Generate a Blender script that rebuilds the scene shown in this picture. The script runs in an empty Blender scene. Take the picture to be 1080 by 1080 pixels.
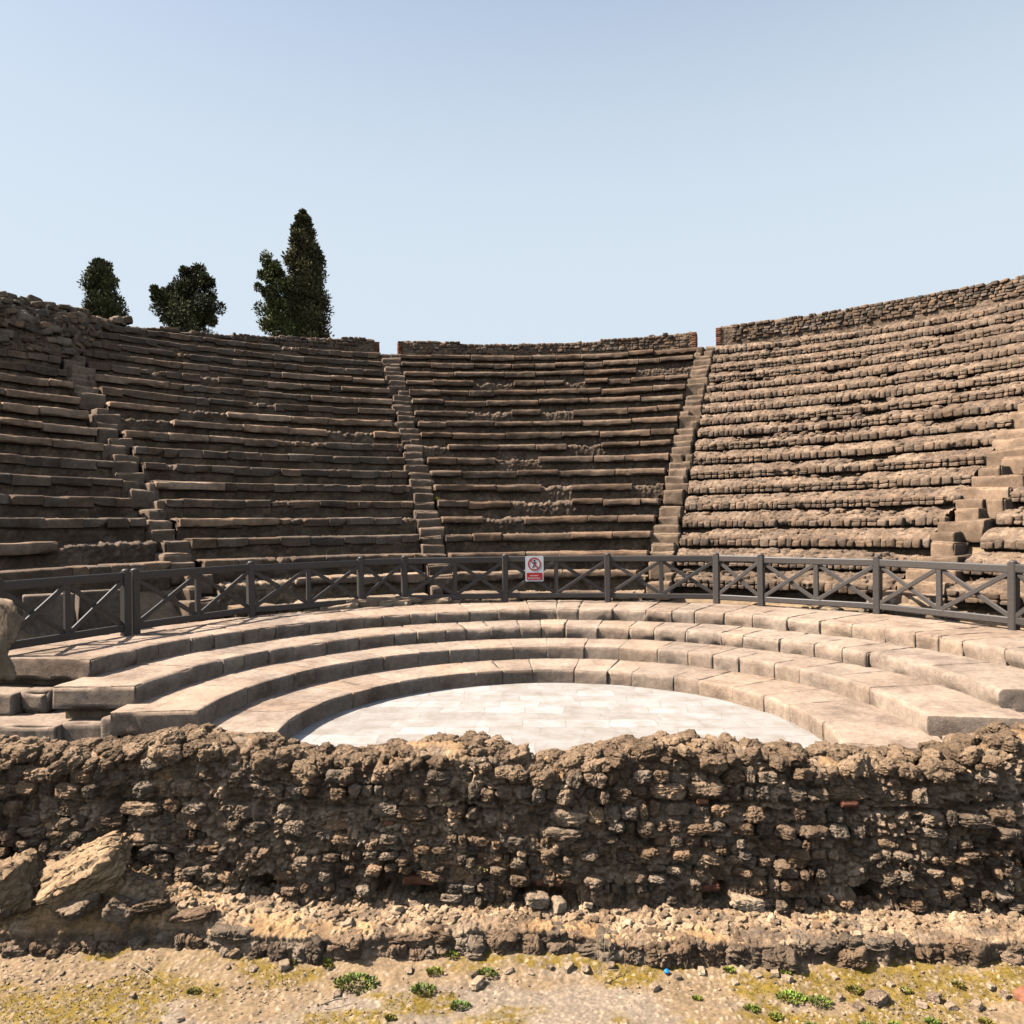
import bpy, math, random
import numpy as np
from mathutils import Vector, Matrix
R = math.radians
random.seed(7)
rng = np.random.default_rng(11)
sc = bpy.context.scene
COL = sc.collection

# ------------------------------------------------------------------ noise
def _h(ix, iy, iz, seed):
    with np.errstate(over='ignore'):
        n = (ix.astype(np.uint32)*np.uint32(374761393) ^ iy.astype(np.uint32)*np.uint32(668265263)
             ^ iz.astype(np.uint32)*np.uint32(2147483647 - 98) ^ np.uint32((seed*1274126177 + 974711) & 0xffffffff))
        n = (n ^ (n >> np.uint32(13)))*np.uint32(1274126177)
        n = (n ^ (n >> np.uint32(15)))*np.uint32(2246822519)
        n = n ^ (n >> np.uint32(16))
    return (n & np.uint32(0xffffff)).astype(np.float64)/16777216.0

def h1(i, seed): 
    i = np.asarray(i).astype(np.int64); z = np.zeros_like(i)
    return _h(i, z, z, seed)
def h2(i, j, seed):
    i, j = np.broadcast_arrays(np.asarray(i).astype(np.int64), np.asarray(j).astype(np.int64))
    return _h(i, j, np.zeros_like(i), seed)

def vn(p, seed=0):
    f = np.floor(p); i = f.astype(np.int64); t = p - f; t = t*t*(3 - 2*t)
    x, y, z = i[..., 0], i[..., 1], i[..., 2]
    tx, ty, tz = t[..., 0], t[..., 1], t[..., 2]
    r = 0
    for a in (0, 1):
        wx = tx if a else 1 - tx
        for b in (0, 1):
            wy = ty if b else 1 - ty
            for c in (0, 1):
                wz = tz if c else 1 - tz
                r = r + wx*wy*wz*_h(x + a, y + b, z + c, seed)
    return r

def fbm(p, octv=4, seed=0, gain=.5):
    r = 0; a = 1; s = 0
    for o in range(octv):
        r = r + a*vn(p*(2.03**o) + 17.3*o, seed + o); s += a; a *= gain
    return r/s

def P3(x, y, z=0.0):
    x, y, z = np.broadcast_arrays(x, y, z)
    return np.stack([x, y, z], -1).astype(np.float64)

def worley2(x, y, seed):
    ix = np.floor(x).astype(np.int64); iy = np.floor(y).astype(np.int64)
    f1 = np.full(x.shape, 9.); f2 = np.full(x.shape, 9.); idv = np.zeros(x.shape)
    for a in (-1, 0, 1):
        for b in (-1, 0, 1):
            cx = ix + a; cy = iy + b
            px = cx + .12 + .76*h2(cx, cy, seed); py = cy + .12 + .76*h2(cx, cy, seed + 5)
            d = np.hypot(px - x, py - y)
            new = d < f1
            f2 = np.where(new, f1, np.minimum(f2, d))
            idv = np.where(new, h2(cx, cy, seed + 9), idv)
            f1 = np.where(new, d, f1)
    return f1, f2, idv

def sstep(x, a, b):
    t = np.clip((x - a)/(b - a), 0, 1); return t*t*(3 - 2*t)

# ------------------------------------------------------------------ objects
MATS = {}
def setp(o, label=None, cat=None, group=None, kind=None):
    if label: o['label'] = label
    if cat: o['category'] = cat
    if group: o['group'] = group
    if kind: o['kind'] = kind
    return o

def empty(name, loc, label, cat, group=None):
    o = bpy.data.objects.new(name, None); COL.objects.link(o); o.location = loc
    o.empty_display_size = .2
    return setp(o, label, cat, group)

def meshobj(name, V, F, mat, parent=None, org=None, tint=None, smooth=True):
    """V world-space verts (n,3); F list of faces or (m,4)/(m,3) int array.  org = world origin of the object"""
    V = np.asarray(V, dtype=np.float64).reshape(-1, 3)
    if parent is not None:
        base = np.array(root_loc(parent))
    else:
        base = np.array(org if org is not None else (0, 0, 0), dtype=float)
    me = bpy.data.meshes.new(name)
    if isinstance(F, np.ndarray):
        groups = [F]
    elif len(F) and isinstance(F[0], np.ndarray):
        groups = F
    else:
        groups = None
    if groups is not None:
        loops = np.concatenate([g.reshape(-1) for g in groups]).astype(np.int32)
        cnt = np.concatenate([np.full(len(g), g.shape[1]) for g in groups])
    else:
        loops = np.array([i for f in F for i in f], dtype=np.int32); cnt = np.array([len(f) for f in F])
    st = np.concatenate([[0], np.cumsum(cnt)[:-1]]).astype(np.int32)
    me.vertices.add(len(V)); me.vertices.foreach_set('co', (V - base).astype(np.float32).ravel())
    me.loops.add(len(loops)); me.loops.foreach_set('vertex_index', loops)
    me.polygons.add(len(cnt)); me.polygons.foreach_set('loop_start', st)
    me.polygons.foreach_set('use_smooth', np.full(len(cnt), smooth))
    me.update(calc_edges=True); me.validate()
    a = me.color_attributes.new('tint', 'FLOAT_COLOR', 'POINT')
    c = np.ones((len(V), 4), dtype=np.float32)
    if tint is not None: c[:, :3] = tint
    a.data.foreach_set('color', c.ravel())
    o = bpy.data.objects.new(name, me); COL.objects.link(o)
    if mat: me.materials.append(mat)
    if parent is not None: o.parent = parent
    else: o.location = base
    return o

def root_loc(o):
    while o.parent: o = o.parent
    return o.location

def grid_faces(nv, nu, wrap=False):
    i = np.arange(nv*nu).reshape(nv, nu)
    a = i[:-1, :-1].ravel(); b = i[:-1, 1:].ravel(); c = i[1:, 1:].ravel(); d = i[1:, :-1].ravel()
    return np.stack([a, b, c, d], 1)

_topo = {}
def box_topo(nx, ny, nz):
    k = (nx, ny, nz)
    if k in _topo: return _topo[k]
    idx = {}; pts = []; F = []
    def g(i, j, l):
        t = (i, j, l)
        if t not in idx: idx[t] = len(pts); pts.append(t)
        return idx[t]
    for i in range(nx - 1):
        for j in range(ny - 1):
            F.append((g(i, j, 0), g(i, j+1, 0), g(i+1, j+1, 0), g(i+1, j, 0)))
            F.append((g(i, j, nz-1), g(i+1, j, nz-1), g(i+1, j+1, nz-1), g(i, j+1, nz-1)))
    for i in range(nx - 1):
        for l in range(nz - 1):
            F.append((g(i, 0, l), g(i+1, 0, l), g(i+1, 0, l+1), g(i, 0, l+1)))
            F.append((g(i, ny-1, l), g(i, ny-1, l+1), g(i+1, ny-1, l+1), g(i+1, ny-1, l)))
    for j in range(ny - 1):
        for l in range(nz - 1):
            F.append((g(0, j, l), g(0, j, l+1), g(0, j+1, l+1), g(0, j+1, l)))
            F.append((g(nx-1, j, l), g(nx-1, j+1, l), g(nx-1, j+1, l+1), g(nx-1, j, l+1)))
    _topo[k] = (np.array(pts), np.array(F, dtype=np.int32))
    return _topo[k]

def _axis(L, rd, n):
    rd = min(rd, L*.35)
    e = [0, .35*rd, rd]
    if n >= 6 and L > .5: e = e + [rd + .02, rd + .05]
    mid = list(np.linspace(e[-1], L - e[-1], max(2, n + 1)))[1:-1]
    return np.array(e + mid + [L - q for q in e[::-1]]) - L/2

def block(L, W, H, rd=.03, res=.06, rough=.012, chip=.03, seed=0, wob=.015, fr=7.0, fe=0.0, fb=0.0):
    """weathered block; x length, y depth, z height; centred in x and y, z from 0"""
    nx, ny, nz = (max(1, min(60, int(round(d/res)))) for d in (L, W, H))
    ax, ay, az = _axis(L, rd, nx), _axis(W, rd, ny), _axis(H, rd, nz)
    pts, F = box_topo(len(ax), len(ay), len(az))
    p = np.stack([ax[pts[:, 0]], ay[pts[:, 1]], az[pts[:, 2]]], 1)
    half = np.array([L/2, W/2, H/2]); rr = np.minimum(rd, half*.7)
    inner = np.clip(p, -(half - rr), half - rr); d = p - inner
    n = np.linalg.norm(d, axis=1, keepdims=True); n[n == 0] = 1
    nd = d/n
    p2 = inner + nd*np.minimum(rr.min(), n)
    edge = 1 - np.max(np.abs(nd), axis=1)          # 0 on flats, >0 at rounded edges
    sv = np.array([seed*3.71 % 97, seed*7.13 % 89, seed*1.37 % 83])
    q = p*fr + sv
    ro = (fbm(q, 4, 3) - .5)*2*rough
    lo = np.stack([vn(p*1.9 + sv + 31*i, 5) - .5 for i in range(3)], 1)*2*wob
    ch = np.clip(vn(p*4.2 + sv + 9, 8) - .52, 0, 1)*chip*6*np.clip(edge*3.4, 0, 1)
    out = p2 + nd*(ro - ch)[:, None] + lo
    if fe:                                          # extra wear of the front top edge
        r2 = fe*(.35 + 1.5*vn(P3(out[:, 0]*3.1, seed*.77, 0), 9)**1.5 + .5*vn(P3(out[:, 0]*11, seed*.3, 0), 10))
        a = r2 - (out[:, 1] + W/2); b = r2 - (H/2 - out[:, 2]); q_ = np.hypot(a, b)
        m_ = (a > 0) & (b > 0) & (q_ > r2)
        sc_ = np.where(m_, r2/np.maximum(q_, 1e-6), 1)
        out[:, 1] += np.where(m_, a*(1 - sc_), 0); out[:, 2] -= np.where(m_, b*(1 - sc_), 0)
    if fb:                                          # crumbled lower front edge
        zz_ = out[:, 2] + H/2
        e_ = np.clip(vn(P3(out[:, 0]*4.3 + seed, seed*.61, 0), 12) - .35, 0, 1)*1.6*(1 - sstep(zz_, .055, .075 + .10*vn(P3(out[:, 0]*6 + seed, 5, 0), 13)))
        out[:, 1] += np.where(out[:, 1] < -W/2 + .12, e_*fb, 0)
    out[:, 2] += H/2
    return out, F

def merge(parts):
    Vs = []; Fs = []; o = 0; Ts = []
    for V, F, t in parts:
        Vs.append(V); Fs.append(F + o); o += len(V)
        Ts.append(np.broadcast_to(np.asarray(t, dtype=float), (len(V), 3)))
    return np.concatenate(Vs), np.concatenate(Fs), np.concatenate(Ts)

# ------------------------------------------------------------------ materials
def nodes(name):
    m = bpy.data.materials.new(name); m.use_nodes = True
    nt = m.node_tree; nt.nodes.clear(); MATS[name] = m
    out = nt.nodes.new('ShaderNodeOutputMaterial'); b = nt.nodes.new('ShaderNodeBsdfPrincipled')
    nt.links.new(b.outputs[0], out.inputs[0])
    b.inputs['Specular IOR Level'].default_value = .25
    return m, nt, b

def N(nt, t, **kw):
    n = nt.nodes.new(t)
    for k, v in kw.items():
        if k in n.inputs: n.inputs[k].default_value = v
        else: setattr(n, k, v)
    return n

WARM = np.array([1.10, .935, .78])
def stone_mat(name, c1, c2, c3, scale=3., bump=.4, fine=60., rough=.92, dist=.01):
    """tinted stone: two-scale mottling times the per-stone tint attribute"""
    c1, c2, c3 = (tuple(np.array(c)*WARM) for c in (c1, c2, c3))
    m, nt, b = nodes(name); L = nt.links.new
    tc = N(nt, 'ShaderNodeTexCoord')
    n1 = N(nt, 'ShaderNodeTexNoise', Scale=scale, Detail=8., Roughness=.65)
    n2 = N(nt, 'ShaderNodeTexNoise', Scale=scale*7, Detail=6., Roughness=.7)
    n3 = N(nt, 'ShaderNodeTexNoise', Scale=fine, Detail=5., Roughness=.75)
    for n in (n1, n2, n3): L(tc.outputs['Object'], n.inputs['Vector'])
    r1 = N(nt, 'ShaderNodeValToRGB'); e = r1.color_ramp.elements
    e[0].position = .33; e[0].color = (*c1, 1); e[1].position = .68; e[1].color = (*c3, 1)
    x = e.new(.5); x.color = (*c2, 1)
    L(n1.outputs[0], r1.inputs[0])
    r2 = N(nt, 'ShaderNodeMapRange'); r2.inputs[1].default_value = .3; r2.inputs[2].default_value = .7
    r2.inputs[3].default_value = .72; r2.inputs[4].default_value = 1.25
    L(n2.outputs[0], r2.inputs[0])
    r3 = N(nt, 'ShaderNodeMapRange'); r3.inputs[1].default_value = .3; r3.inputs[2].default_value = .7
    r3.inputs[3].default_value = .78; r3.inputs[4].default_value = 1.2
    L(n3.outputs[0], r3.inputs[0])
    mm = N(nt, 'ShaderNodeMath', operation='MULTIPLY'); L(r2.outputs[0], mm.inputs[0]); L(r3.outputs[0], mm.inputs[1])
    at = N(nt, 'ShaderNodeAttribute', attribute_name='tint')
    v1 = N(nt, 'ShaderNodeVectorMath', operation='MULTIPLY'); L(r1.outputs[0], v1.inputs[0]); L(at.outputs['Vector'], v1.inputs[1])
    v2 = N(nt, 'ShaderNodeVectorMath', operation='SCALE'); L(v1.outputs[0], v2.inputs[0]); L(mm.outputs[0], v2.inputs['Scale'])
    L(v2.outputs[0], b.inputs['Base Color'])
    b.inputs['Roughness'].default_value = rough
    bp = N(nt, 'ShaderNodeBump', Strength=bump, Distance=dist)
    ad = N(nt, 'ShaderNodeMath', operation='ADD'); L(n2.outputs[0], ad.inputs[0]); L(n3.outputs[0], ad.inputs[1])
    L(ad.outputs[0], bp.inputs['Height']); L(bp.outputs[0], b.inputs['Normal'])
    return m

M_CAVEA = stone_mat('cavea_rubble', (.080, .062, .049), (.130, .102, .080), (.195, .155, .122), 1.6, .6, 40, dist=.03)  # rubble of the shaded seats: shade put into the colour by darkening it
M_RIGHT = stone_mat('sunlit_rubble', (.120, .093, .073), (.182, .142, .111), (.255, .202, .158), 1.6, .6, 40, dist=.03)  # lit copy of the seat rubble, its colour kept lighter for the sunny side
M_SLAB = stone_mat('seat_slab_stone', (.098, .073, .056), (.160, .122, .094), (.23, .18, .139), 1.2, .5, 36, dist=.02)
M_STAIR = stone_mat('stair_stone', (.125, .098, .077), (.18, .143, .113), (.24, .192, .153), 1.5, .45, 40, dist=.015)
M_FRONT = stone_mat('orchestra_step_stone', (.195, .160, .135), (.305, .257, .220), (.375, .322, .278), 1.7, .8, 55, dist=.014)
M_LAVA = stone_mat('lava_rubble', (.19, .147, .112), (.335, .268, .204), (.47, .385, .30), 4., 1.0, 60, dist=.035)
M_ROCK = stone_mat('pale_rock', (.22, .175, .13), (.32, .26, .195), (.42, .35, .27), 5., .7, 90, dist=.008)
M_BRICK = stone_mat('old_brick', (.12, .055, .036), (.18, .085, .055), (.25, .13, .085), 4., .5, 70, dist=.006)
M_TERR = stone_mat('dry_earth', (.16, .125, .085), (.22, .175, .12), (.28, .22, .15), .8, .5, 30, dist=.02)
M_GROUND = stone_mat('gravelly_ground', (.8, .8, .8), (.95, .95, .95), (1.1, 1.1, 1.1), 6., .6, 130, dist=.005)

def floor_mat():
    m, nt, b = nodes('marble_paving'); L = nt.links.new
    tc = N(nt, 'ShaderNodeTexCoord')
    br = N(nt, 'ShaderNodeTexBrick'); br.offset = .37; br.squash = 1.4; br.squash_frequency = 3
    br.inputs['Color1'].default_value = (.315, .28, .245, 1); br.inputs['Color2'].default_value = (.40, .378, .352, 1)
    br.inputs['Mortar'].default_value = (.285, .255, .222, 1); br.inputs['Scale'].default_value = 1
    br.inputs['Mortar Size'].default_value = .008; br.inputs['Brick Width'].default_value = .62; br.inputs['Row Height'].default_value = .38
    n0 = N(nt, 'ShaderNodeTexNoise', Scale=1.1, Detail=5.)
    L(tc.outputs['Object'], n0.inputs['Vector'])
    vm = N(nt, 'ShaderNodeVectorMath', operation='SCALE'); vm.inputs['Scale'].default_value = .34
    L(n0.outputs['Color'], vm.inputs[0])
    va = N(nt, 'ShaderNodeVectorMath', operation='ADD'); L(tc.outputs['Object'], va.inputs[0]); L(vm.outputs[0], va.inputs[1])
    L(va.outputs[0], br.inputs['Vector'])
    n1 = N(nt, 'ShaderNodeTexNoise', Scale=2.2, Detail=9., Roughness=.7); L(tc.outputs['Object'], n1.inputs['Vector'])
    r = N(nt, 'ShaderNodeValToRGB'); e = r.color_ramp.elements
    e[0].position = .3; e[0].color = (.70, .61, .52, 1); e[1].position = .60; e[1].color = (1, 1, 1, 1)
    L(n1.outputs[0], r.inputs[0])
    mu = N(nt, 'ShaderNodeVectorMath', operation='MULTIPLY'); L(br.outputs[0], mu.inputs[0]); L(r.outputs[0], mu.inputs[1])
    L(mu.outputs[0], b.inputs['Base Color']); b.inputs['Roughness'].default_value = .7
    bp = N(nt, 'ShaderNodeBump', Strength=.3, Distance=.01); L(n1.outputs[0], bp.inputs['Height']); L(bp.outputs[0], b.inputs['Normal'])
    return m
M_FLOOR = floor_mat()

def plain(name, col, rough=.6, var=.25, scale=14., bump=.15, spec=.3):
    m, nt, b = nodes(name); L = nt.links.new
    tc = N(nt, 'ShaderNodeTexCoord'); n = N(nt, 'ShaderNodeTexNoise', Scale=scale, Detail=6., Roughness=.7)
    L(tc.outputs['Object'], n.inputs['Vector'])
    mr = N(nt, 'ShaderNodeMapRange'); mr.inputs[1].default_value = .3; mr.inputs[2].default_value = .7
    mr.inputs[3].default_value = 1 - var; mr.inputs[4].default_value = 1 + var; L(n.outputs[0], mr.inputs[0])
    at = N(nt, 'ShaderNodeAttribute', attribute_name='tint')
    v = N(nt, 'ShaderNodeVectorMath', operation='SCALE'); L(at.outputs['Vector'], v.inputs[0]); L(mr.outputs[0], v.inputs['Scale'])
    v2 = N(nt, 'ShaderNodeVectorMath', operation='MULTIPLY'); L(v.outputs[0], v2.inputs[0]); v2.inputs[1].default_value = col
    L(v2.outputs[0], b.inputs['Base Color']); b.inputs['Roughness'].default_value = rough
    b.inputs['Specular IOR Level'].default_value = spec
    if bump:
        bp = N(nt, 'ShaderNodeBump', Strength=bump, Distance=.004); L(n.outputs[0], bp.inputs['Height']); L(bp.outputs[0], b.inputs['Normal'])
    return m
M_FENCE = plain('grey_painted_wood', (.068, .056, .048), .5, .2, 22, .2, .4)
M_WHITE = plain('white_sign_enamel', (.78, .74, .70), .35, .06, 20, 0)
M_RED = plain('red_sign_ink', (.52, .035, .03), .4, .06, 20, 0)
M_BLACK = plain('black_sign_ink', (.02, .02, .02), .4, .05, 20, 0)
M_LEAF = plain('conifer_foliage', (1, 1, 1), .75, .3, 3., 0, .2)
M_WEED = plain('weed_leaf', (1, 1, 1), .6, .25, 30., 0, .25)
M_BARK = plain('bark', (.10, .07, .05), .9, .35, 9., .6)
M_STRAW = plain('dry_twig', (.30, .23, .14), .85, .3, 30., 0)
M_BLUE = plain('blue_plastic', (.02, .22, .55), .35, .05, 20., 0, .5)

# ------------------------------------------------------------------ rubble masonry as displaced sheets
def stones(S, T, seed, ch=.12, cw=.16, depth=.05, miss=.05, rough=.02, irr=0.0, bevel=.42):
    """height (m) and per-stone id of roughly coursed rubble over a sheet"""
    wp = P3(S*2.3, T*2.3, seed*1.7)
    s = S + (vn(wp, seed) - .5)*.07; t = T + (vn(wp + 40, seed) - .5)*ch*.55
    t2 = P3(S*9, T*9, seed)
    s = s + (vn(t2, seed+2) - .5)*.025; t = t + (vn(t2 + 30, seed+2) - .5)*.025
    tj = t/ch + .35*np.sin(t/ch*1.7 + seed)
    j = np.floor(tj).astype(np.int64); tv = tj - j
    su = s/(cw*(.75 + .6*h1(j, seed + 3))) + h1(j, seed + 1)*53
    i = np.floor(su).astype(np.int64)
    def bnd(ii): return ii + .62*(h2(ii, j, seed + 4) - .5)
    b0 = bnd(i); i = np.where(su < b0, i - 1, i); b0 = bnd(i); b1 = bnd(i + 1)
    i = np.where(su >= b1, i + 1, i); b0 = bnd(i); b1 = bnd(i + 1)
    a = (su - b0)/np.maximum(b1 - b0, .05)
    u = 2*a - 1; v = 2*tv - 1
    n = 2.6
    q = (np.abs(u)**n + np.abs(v)**n)**(1/n)
    q = q + (fbm(P3(S*16, T*16, seed + .5), 2, seed + 6) - .5)*.55
    pr = np.sqrt(np.clip((1.02 - q)/bevel, 0, 1))
    sid = h2(i, j, seed + 7)
    amp = .55 + .75*h2(i, j, seed + 8)
    amp = np.where(h2(i, j, seed + 10) < miss, -.1, amp)
    if irr is not None and np.any(np.asarray(irr) > 0):
        f1, f2, wid = worley2(S/(cw*.62) + (vn(wp*2.5, 4) - .5)*.9, T/(ch*.75) + (vn(wp*2.5 + 9, 4) - .5)*.9, seed + 20)
        wpz = np.sqrt(np.clip((f2 - f1)*2.0 - .12, 0, 1))
        pr = pr*(1 - irr) + wpz*irr; amp = amp*(1 - irr) + (.15 + 1.15*wid)*irr
        sid = np.where(np.asarray(irr) > .5, wid, sid)
    rg = (fbm(P3(S*22, T*22, seed), 5, seed + 12, .6) - .5)*2
    h = pr*amp*depth + rg*rough*(.45 + .75*pr)
    return h, sid, pr

def mixc(a, b, t):
    return np.asarray(a)*(1 - t[..., None]) + np.asarray(b)*t[..., None]

def stone_tint(sid, pr, warm=0.5, lo=.72, hi=1.32, mortar=(.85, .80, .72)):
    base = lo + (hi - lo)*sid
    w = h1((sid*99991).astype(np.int64), 77) - .5
    c = np.stack([base*(1 + .14*w*warm), base, base*(1 - .18*w*warm)], -1)
    return mixc(np.broadcast_to(np.asarray(mortar), c.shape), c, sstep(pr, .08, .4))

def path_resample(pts, step):
    """pts list of (a, b, step?) -> dense polyline with normals and path lengths"""
    out = []; T = []; t = 0
    for (a0, b0, st), (a1, b1, _) in zip(pts[:-1], pts[1:]):
        L = math.hypot(a1 - a0, b1 - b0); n = max(1, int(round(L/(st or step))))
        for q in range(n):
            out.append((a0 + (a1 - a0)*q/n, b0 + (b1 - b0)*q/n)); T.append(t + L*q/n)
        t += L
    out.append(pts[-1][:2]); T.append(t)
    return np.array(out), np.array(T)

def path_normals(p):
    d = np.gradient(p, axis=0)
    for _ in range(2):
        d[1:-1] = (d[:-2] + 2*d[1:-1] + d[2:])/4
    n = np.stack([-d[:, 1], d[:, 0]], 1)
    return n/np.maximum(np.linalg.norm(n, axis=1, keepdims=True), 1e-9)

# ------------------------------------------------------------------ separate stones set into masonry
def stone_variant(seed, nres, facets=6, rough=.10, rd=.22, soft=.0):
    V, Fc = block(1, 1, 1, rd=rd, res=nres, rough=.0, chip=.0, seed=seed, wob=.0, fe=soft)
    V[:, 2] -= .5
    g = np.random.default_rng(seed + 5)
    for _ in range(facets):
        nn = g.normal(size=3); nn /= np.linalg.norm(nn)
        k = .5*np.abs(nn).sum()*g.uniform(.68, .86)
        V = V - np.clip(V @ nn - k, 0, None)[:, None]*nn*.92
    q = V*2.2 + seed*3.3
    V = V + np.stack([fbm(q + 13*i, 3, 600 + i) - .5 for i in range(3)], 1)*2*rough
    if nres < .12:
        q = V*5.5 + seed*1.7
        V = V + np.stack([.28 - np.abs(fbm(q + 7*i, 4, 620 + i, .6) - .5)*2 for i in range(3)], 1)*rough*1.25
        q = V*9 + seed*2.9
        pit = sstep(vn(q, 640), .60, .85)*.085
        V = V*(1 - pit[:, None]) + (np.stack([fbm(V*13 + 5*i + seed, 2, 650 + i) - .5 for i in range(3)], 1))*.10
    return V, Fc
HI = [stone_variant(i, .062, 9, .15, .26) for i in range(26)]
LO = [stone_variant(100 + i, .30, 5, .09) for i in range(24)]
BL = [stone_variant(200 + i, .16, 1, .030, .05, .15) for i in range(20)]

class Stones:
    def __init__(self): self.V = []; self.F = []; self.T = []; self.n = 0
    def add(self, var, size, M, c, tint):
        V, Fc = var
        V = (V*np.asarray(size)) @ np.asarray(M).T + np.asarray(c)
        self.V.append(V); self.F.append(Fc + self.n); self.n += len(V)
        self.T.append(np.broadcast_to(np.asarray(tint, dtype=float), (len(V), 3)))
    def arc(self, var, size, th, r, z, tint, yaw=0., roll=0.):
        # local x along the arc, y outwards, z up
        c, s_ = math.cos(th), math.sin(th)
        A = np.array([[c, s_, 0], [-s_, c, 0], [0, 0, 1.]])   # columns: tangent, outward, up
        cr, sr = math.cos(roll), math.sin(roll); cy, sy = math.cos(yaw), math.sin(yaw)
        Rr = np.array([[cr, 0, sr], [0, 1, 0], [-sr, 0, cr]]) @ np.array([[cy, -sy, 0], [sy, cy, 0], [0, 0, 1]])
        self.add(var, size, A @ Rr if False else A @ Rr, (r*s_, r*c, z), tint)
    def arrays(self): return np.concatenate(self.V), np.concatenate(self.F), np.concatenate(self.T)

def stone_col(g, lo=.65, hi=1.35, warm=.12):
    b = g.uniform(lo, hi); w_ = g.uniform(-1, 1)*warm
    return (b*(1 + w_), b, b*(1 - w_*1.1))

# ------------------------------------------------------------------ camera calibration
CY = 9.6; EYE = 2.77; F = 780.; YAW = 2.79; ROLL = .7; HY = 555.
def ray(x, y):
    """photo pixel (1080 grid) -> (lateral, up) slopes per unit depth, in the levelled camera"""
    dx = x - 540; dy = y - HY; c, s = math.cos(R(ROLL)), math.sin(R(ROLL))
    return (dx*c - dy*s)/F, -(dx*s + dy*c)/F
def at_depth(x, y, d):
    l, u = ray(x, y); c, s = math.cos(R(YAW)), math.sin(R(YAW))
    return np.array([l*d*c - d*s, l*d*s + d*c - CY, EYE + u*d])
def at_z(x, y, z):
    l, u = ray(x, y); return at_depth(x, y, (z - EYE)/u)

cam = bpy.data.cameras.new('camera'); co = bpy.data.objects.new('camera', cam); COL.objects.link(co)
co.matrix_world = (Matrix.Translation((0, -CY, EYE)) @ Matrix.Rotation(R(YAW), 4, 'Z') @ Matrix.Rotation(R(90), 4, 'X')
                   @ Matrix.Rotation(R(-ROLL), 4, 'Z'))
cam.sensor_fit = 'HORIZONTAL'; cam.sensor_width = 36; cam.lens = F/1080*36
cam.shift_y = (HY - 540)/1080; cam.clip_end = 5000; cam.clip_start = .05
sc.camera = co

# ------------------------------------------------------------------ light and sky
SUN_AZ, SUN_EL = 94.5, 50.
sv = Vector((-math.sin(R(SUN_AZ))*math.cos(R(SUN_EL)), math.cos(R(SUN_AZ))*math.cos(R(SUN_EL)), math.sin(R(SUN_EL))))
sl = bpy.data.lights.new('sun', 'SUN'); sl.energy = 5.0; sl.angle = R(.55); sl.color = (1, .955, .89)
so = bpy.data.objects.new('sun', sl); COL.objects.link(so); so.rotation_euler = sv.to_track_quat('Z', 'Y').to_euler()
so.location = (-30, 10, 40)
w = bpy.data.worlds.new('World'); sc.world = w; w.use_nodes = True
nt = w.node_tree; bg = nt.nodes['Background']
sky = nt.nodes.new('ShaderNodeTexSky'); sky.sky_type = 'NISHITA'; sky.sun_disc = False
sky.sun_elevation = R(SUN_EL); sky.sun_rotation = R(-SUN_AZ)
sky.air_density = 1.0; sky.dust_density = 2.0; sky.ozone_density = 1.0; sky.altitude = 0
hs = nt.nodes.new('ShaderNodeHueSaturation'); hs.inputs['Saturation'].default_value = 1.2
nt.links.new(sky.outputs[0], hs.inputs['Color'])
# pale summer air: the sky whitens towards the horizon
tcw = nt.nodes.new('ShaderNodeTexCoord'); sx = nt.nodes.new('ShaderNodeSeparateXYZ'); nt.links.new(tcw.outputs['Generated'], sx.inputs[0])
mrw = nt.nodes.new('ShaderNodeMapRange'); mrw.interpolation_type = 'SMOOTHSTEP'; mrw.inputs[1].default_value = .30; mrw.inputs[2].default_value = .92
mrw.inputs[3].default_value = .93; mrw.inputs[4].default_value = .05; nt.links.new(sx.outputs['Z'], mrw.inputs[0])
mxw = nt.nodes.new('ShaderNodeMix'); mxw.data_type = 'RGBA'; nt.links.new(mrw.outputs[0], mxw.inputs[0])
nt.links.new(hs.outputs[0], mxw.inputs[6]); mxw.inputs[7].default_value = (4.05, 4.6, 5.1, 1)
nt.links.new(mxw.outputs[2], bg.inputs[0]); bg.inputs[1].default_value = .080
sc.view_settings.view_transform = 'Standard'; sc.view_settings.look = 'None'
sc.view_settings.exposure = 1.15; sc.view_settings.gamma = 1
sc.cycles.max_bounces = 4; sc.cycles.diffuse_bounces = 0

# ------------------------------------------------------------------ theatre dimensions
R0, TR, Z0, HR = 9.6, .66, 2.11, .47      # first seat row edge radius, tread, level, riser
NK = 17
def rk(k): return R0 + TR*k
def zk(k): return Z0 + HR*k
def a_in(k): return R(15.2 + 1.5*max(0, k)/16)           # edge of the central wedge
def a_out(k): return a_in(k) + .70/rk(max(-2, k))
def a_sl(k): return R(52.9 - 2.3*max(0, k)/13)
def a_sr(k): return R(54.2 - .5*max(0, k)/13)
WL, WR = .72, 1.0
def a_end(k): return min(R(84), math.asin(min(.995, 16.5/rk(k))))
def pol(th, r): return r*np.sin(th), r*np.cos(th)

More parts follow.
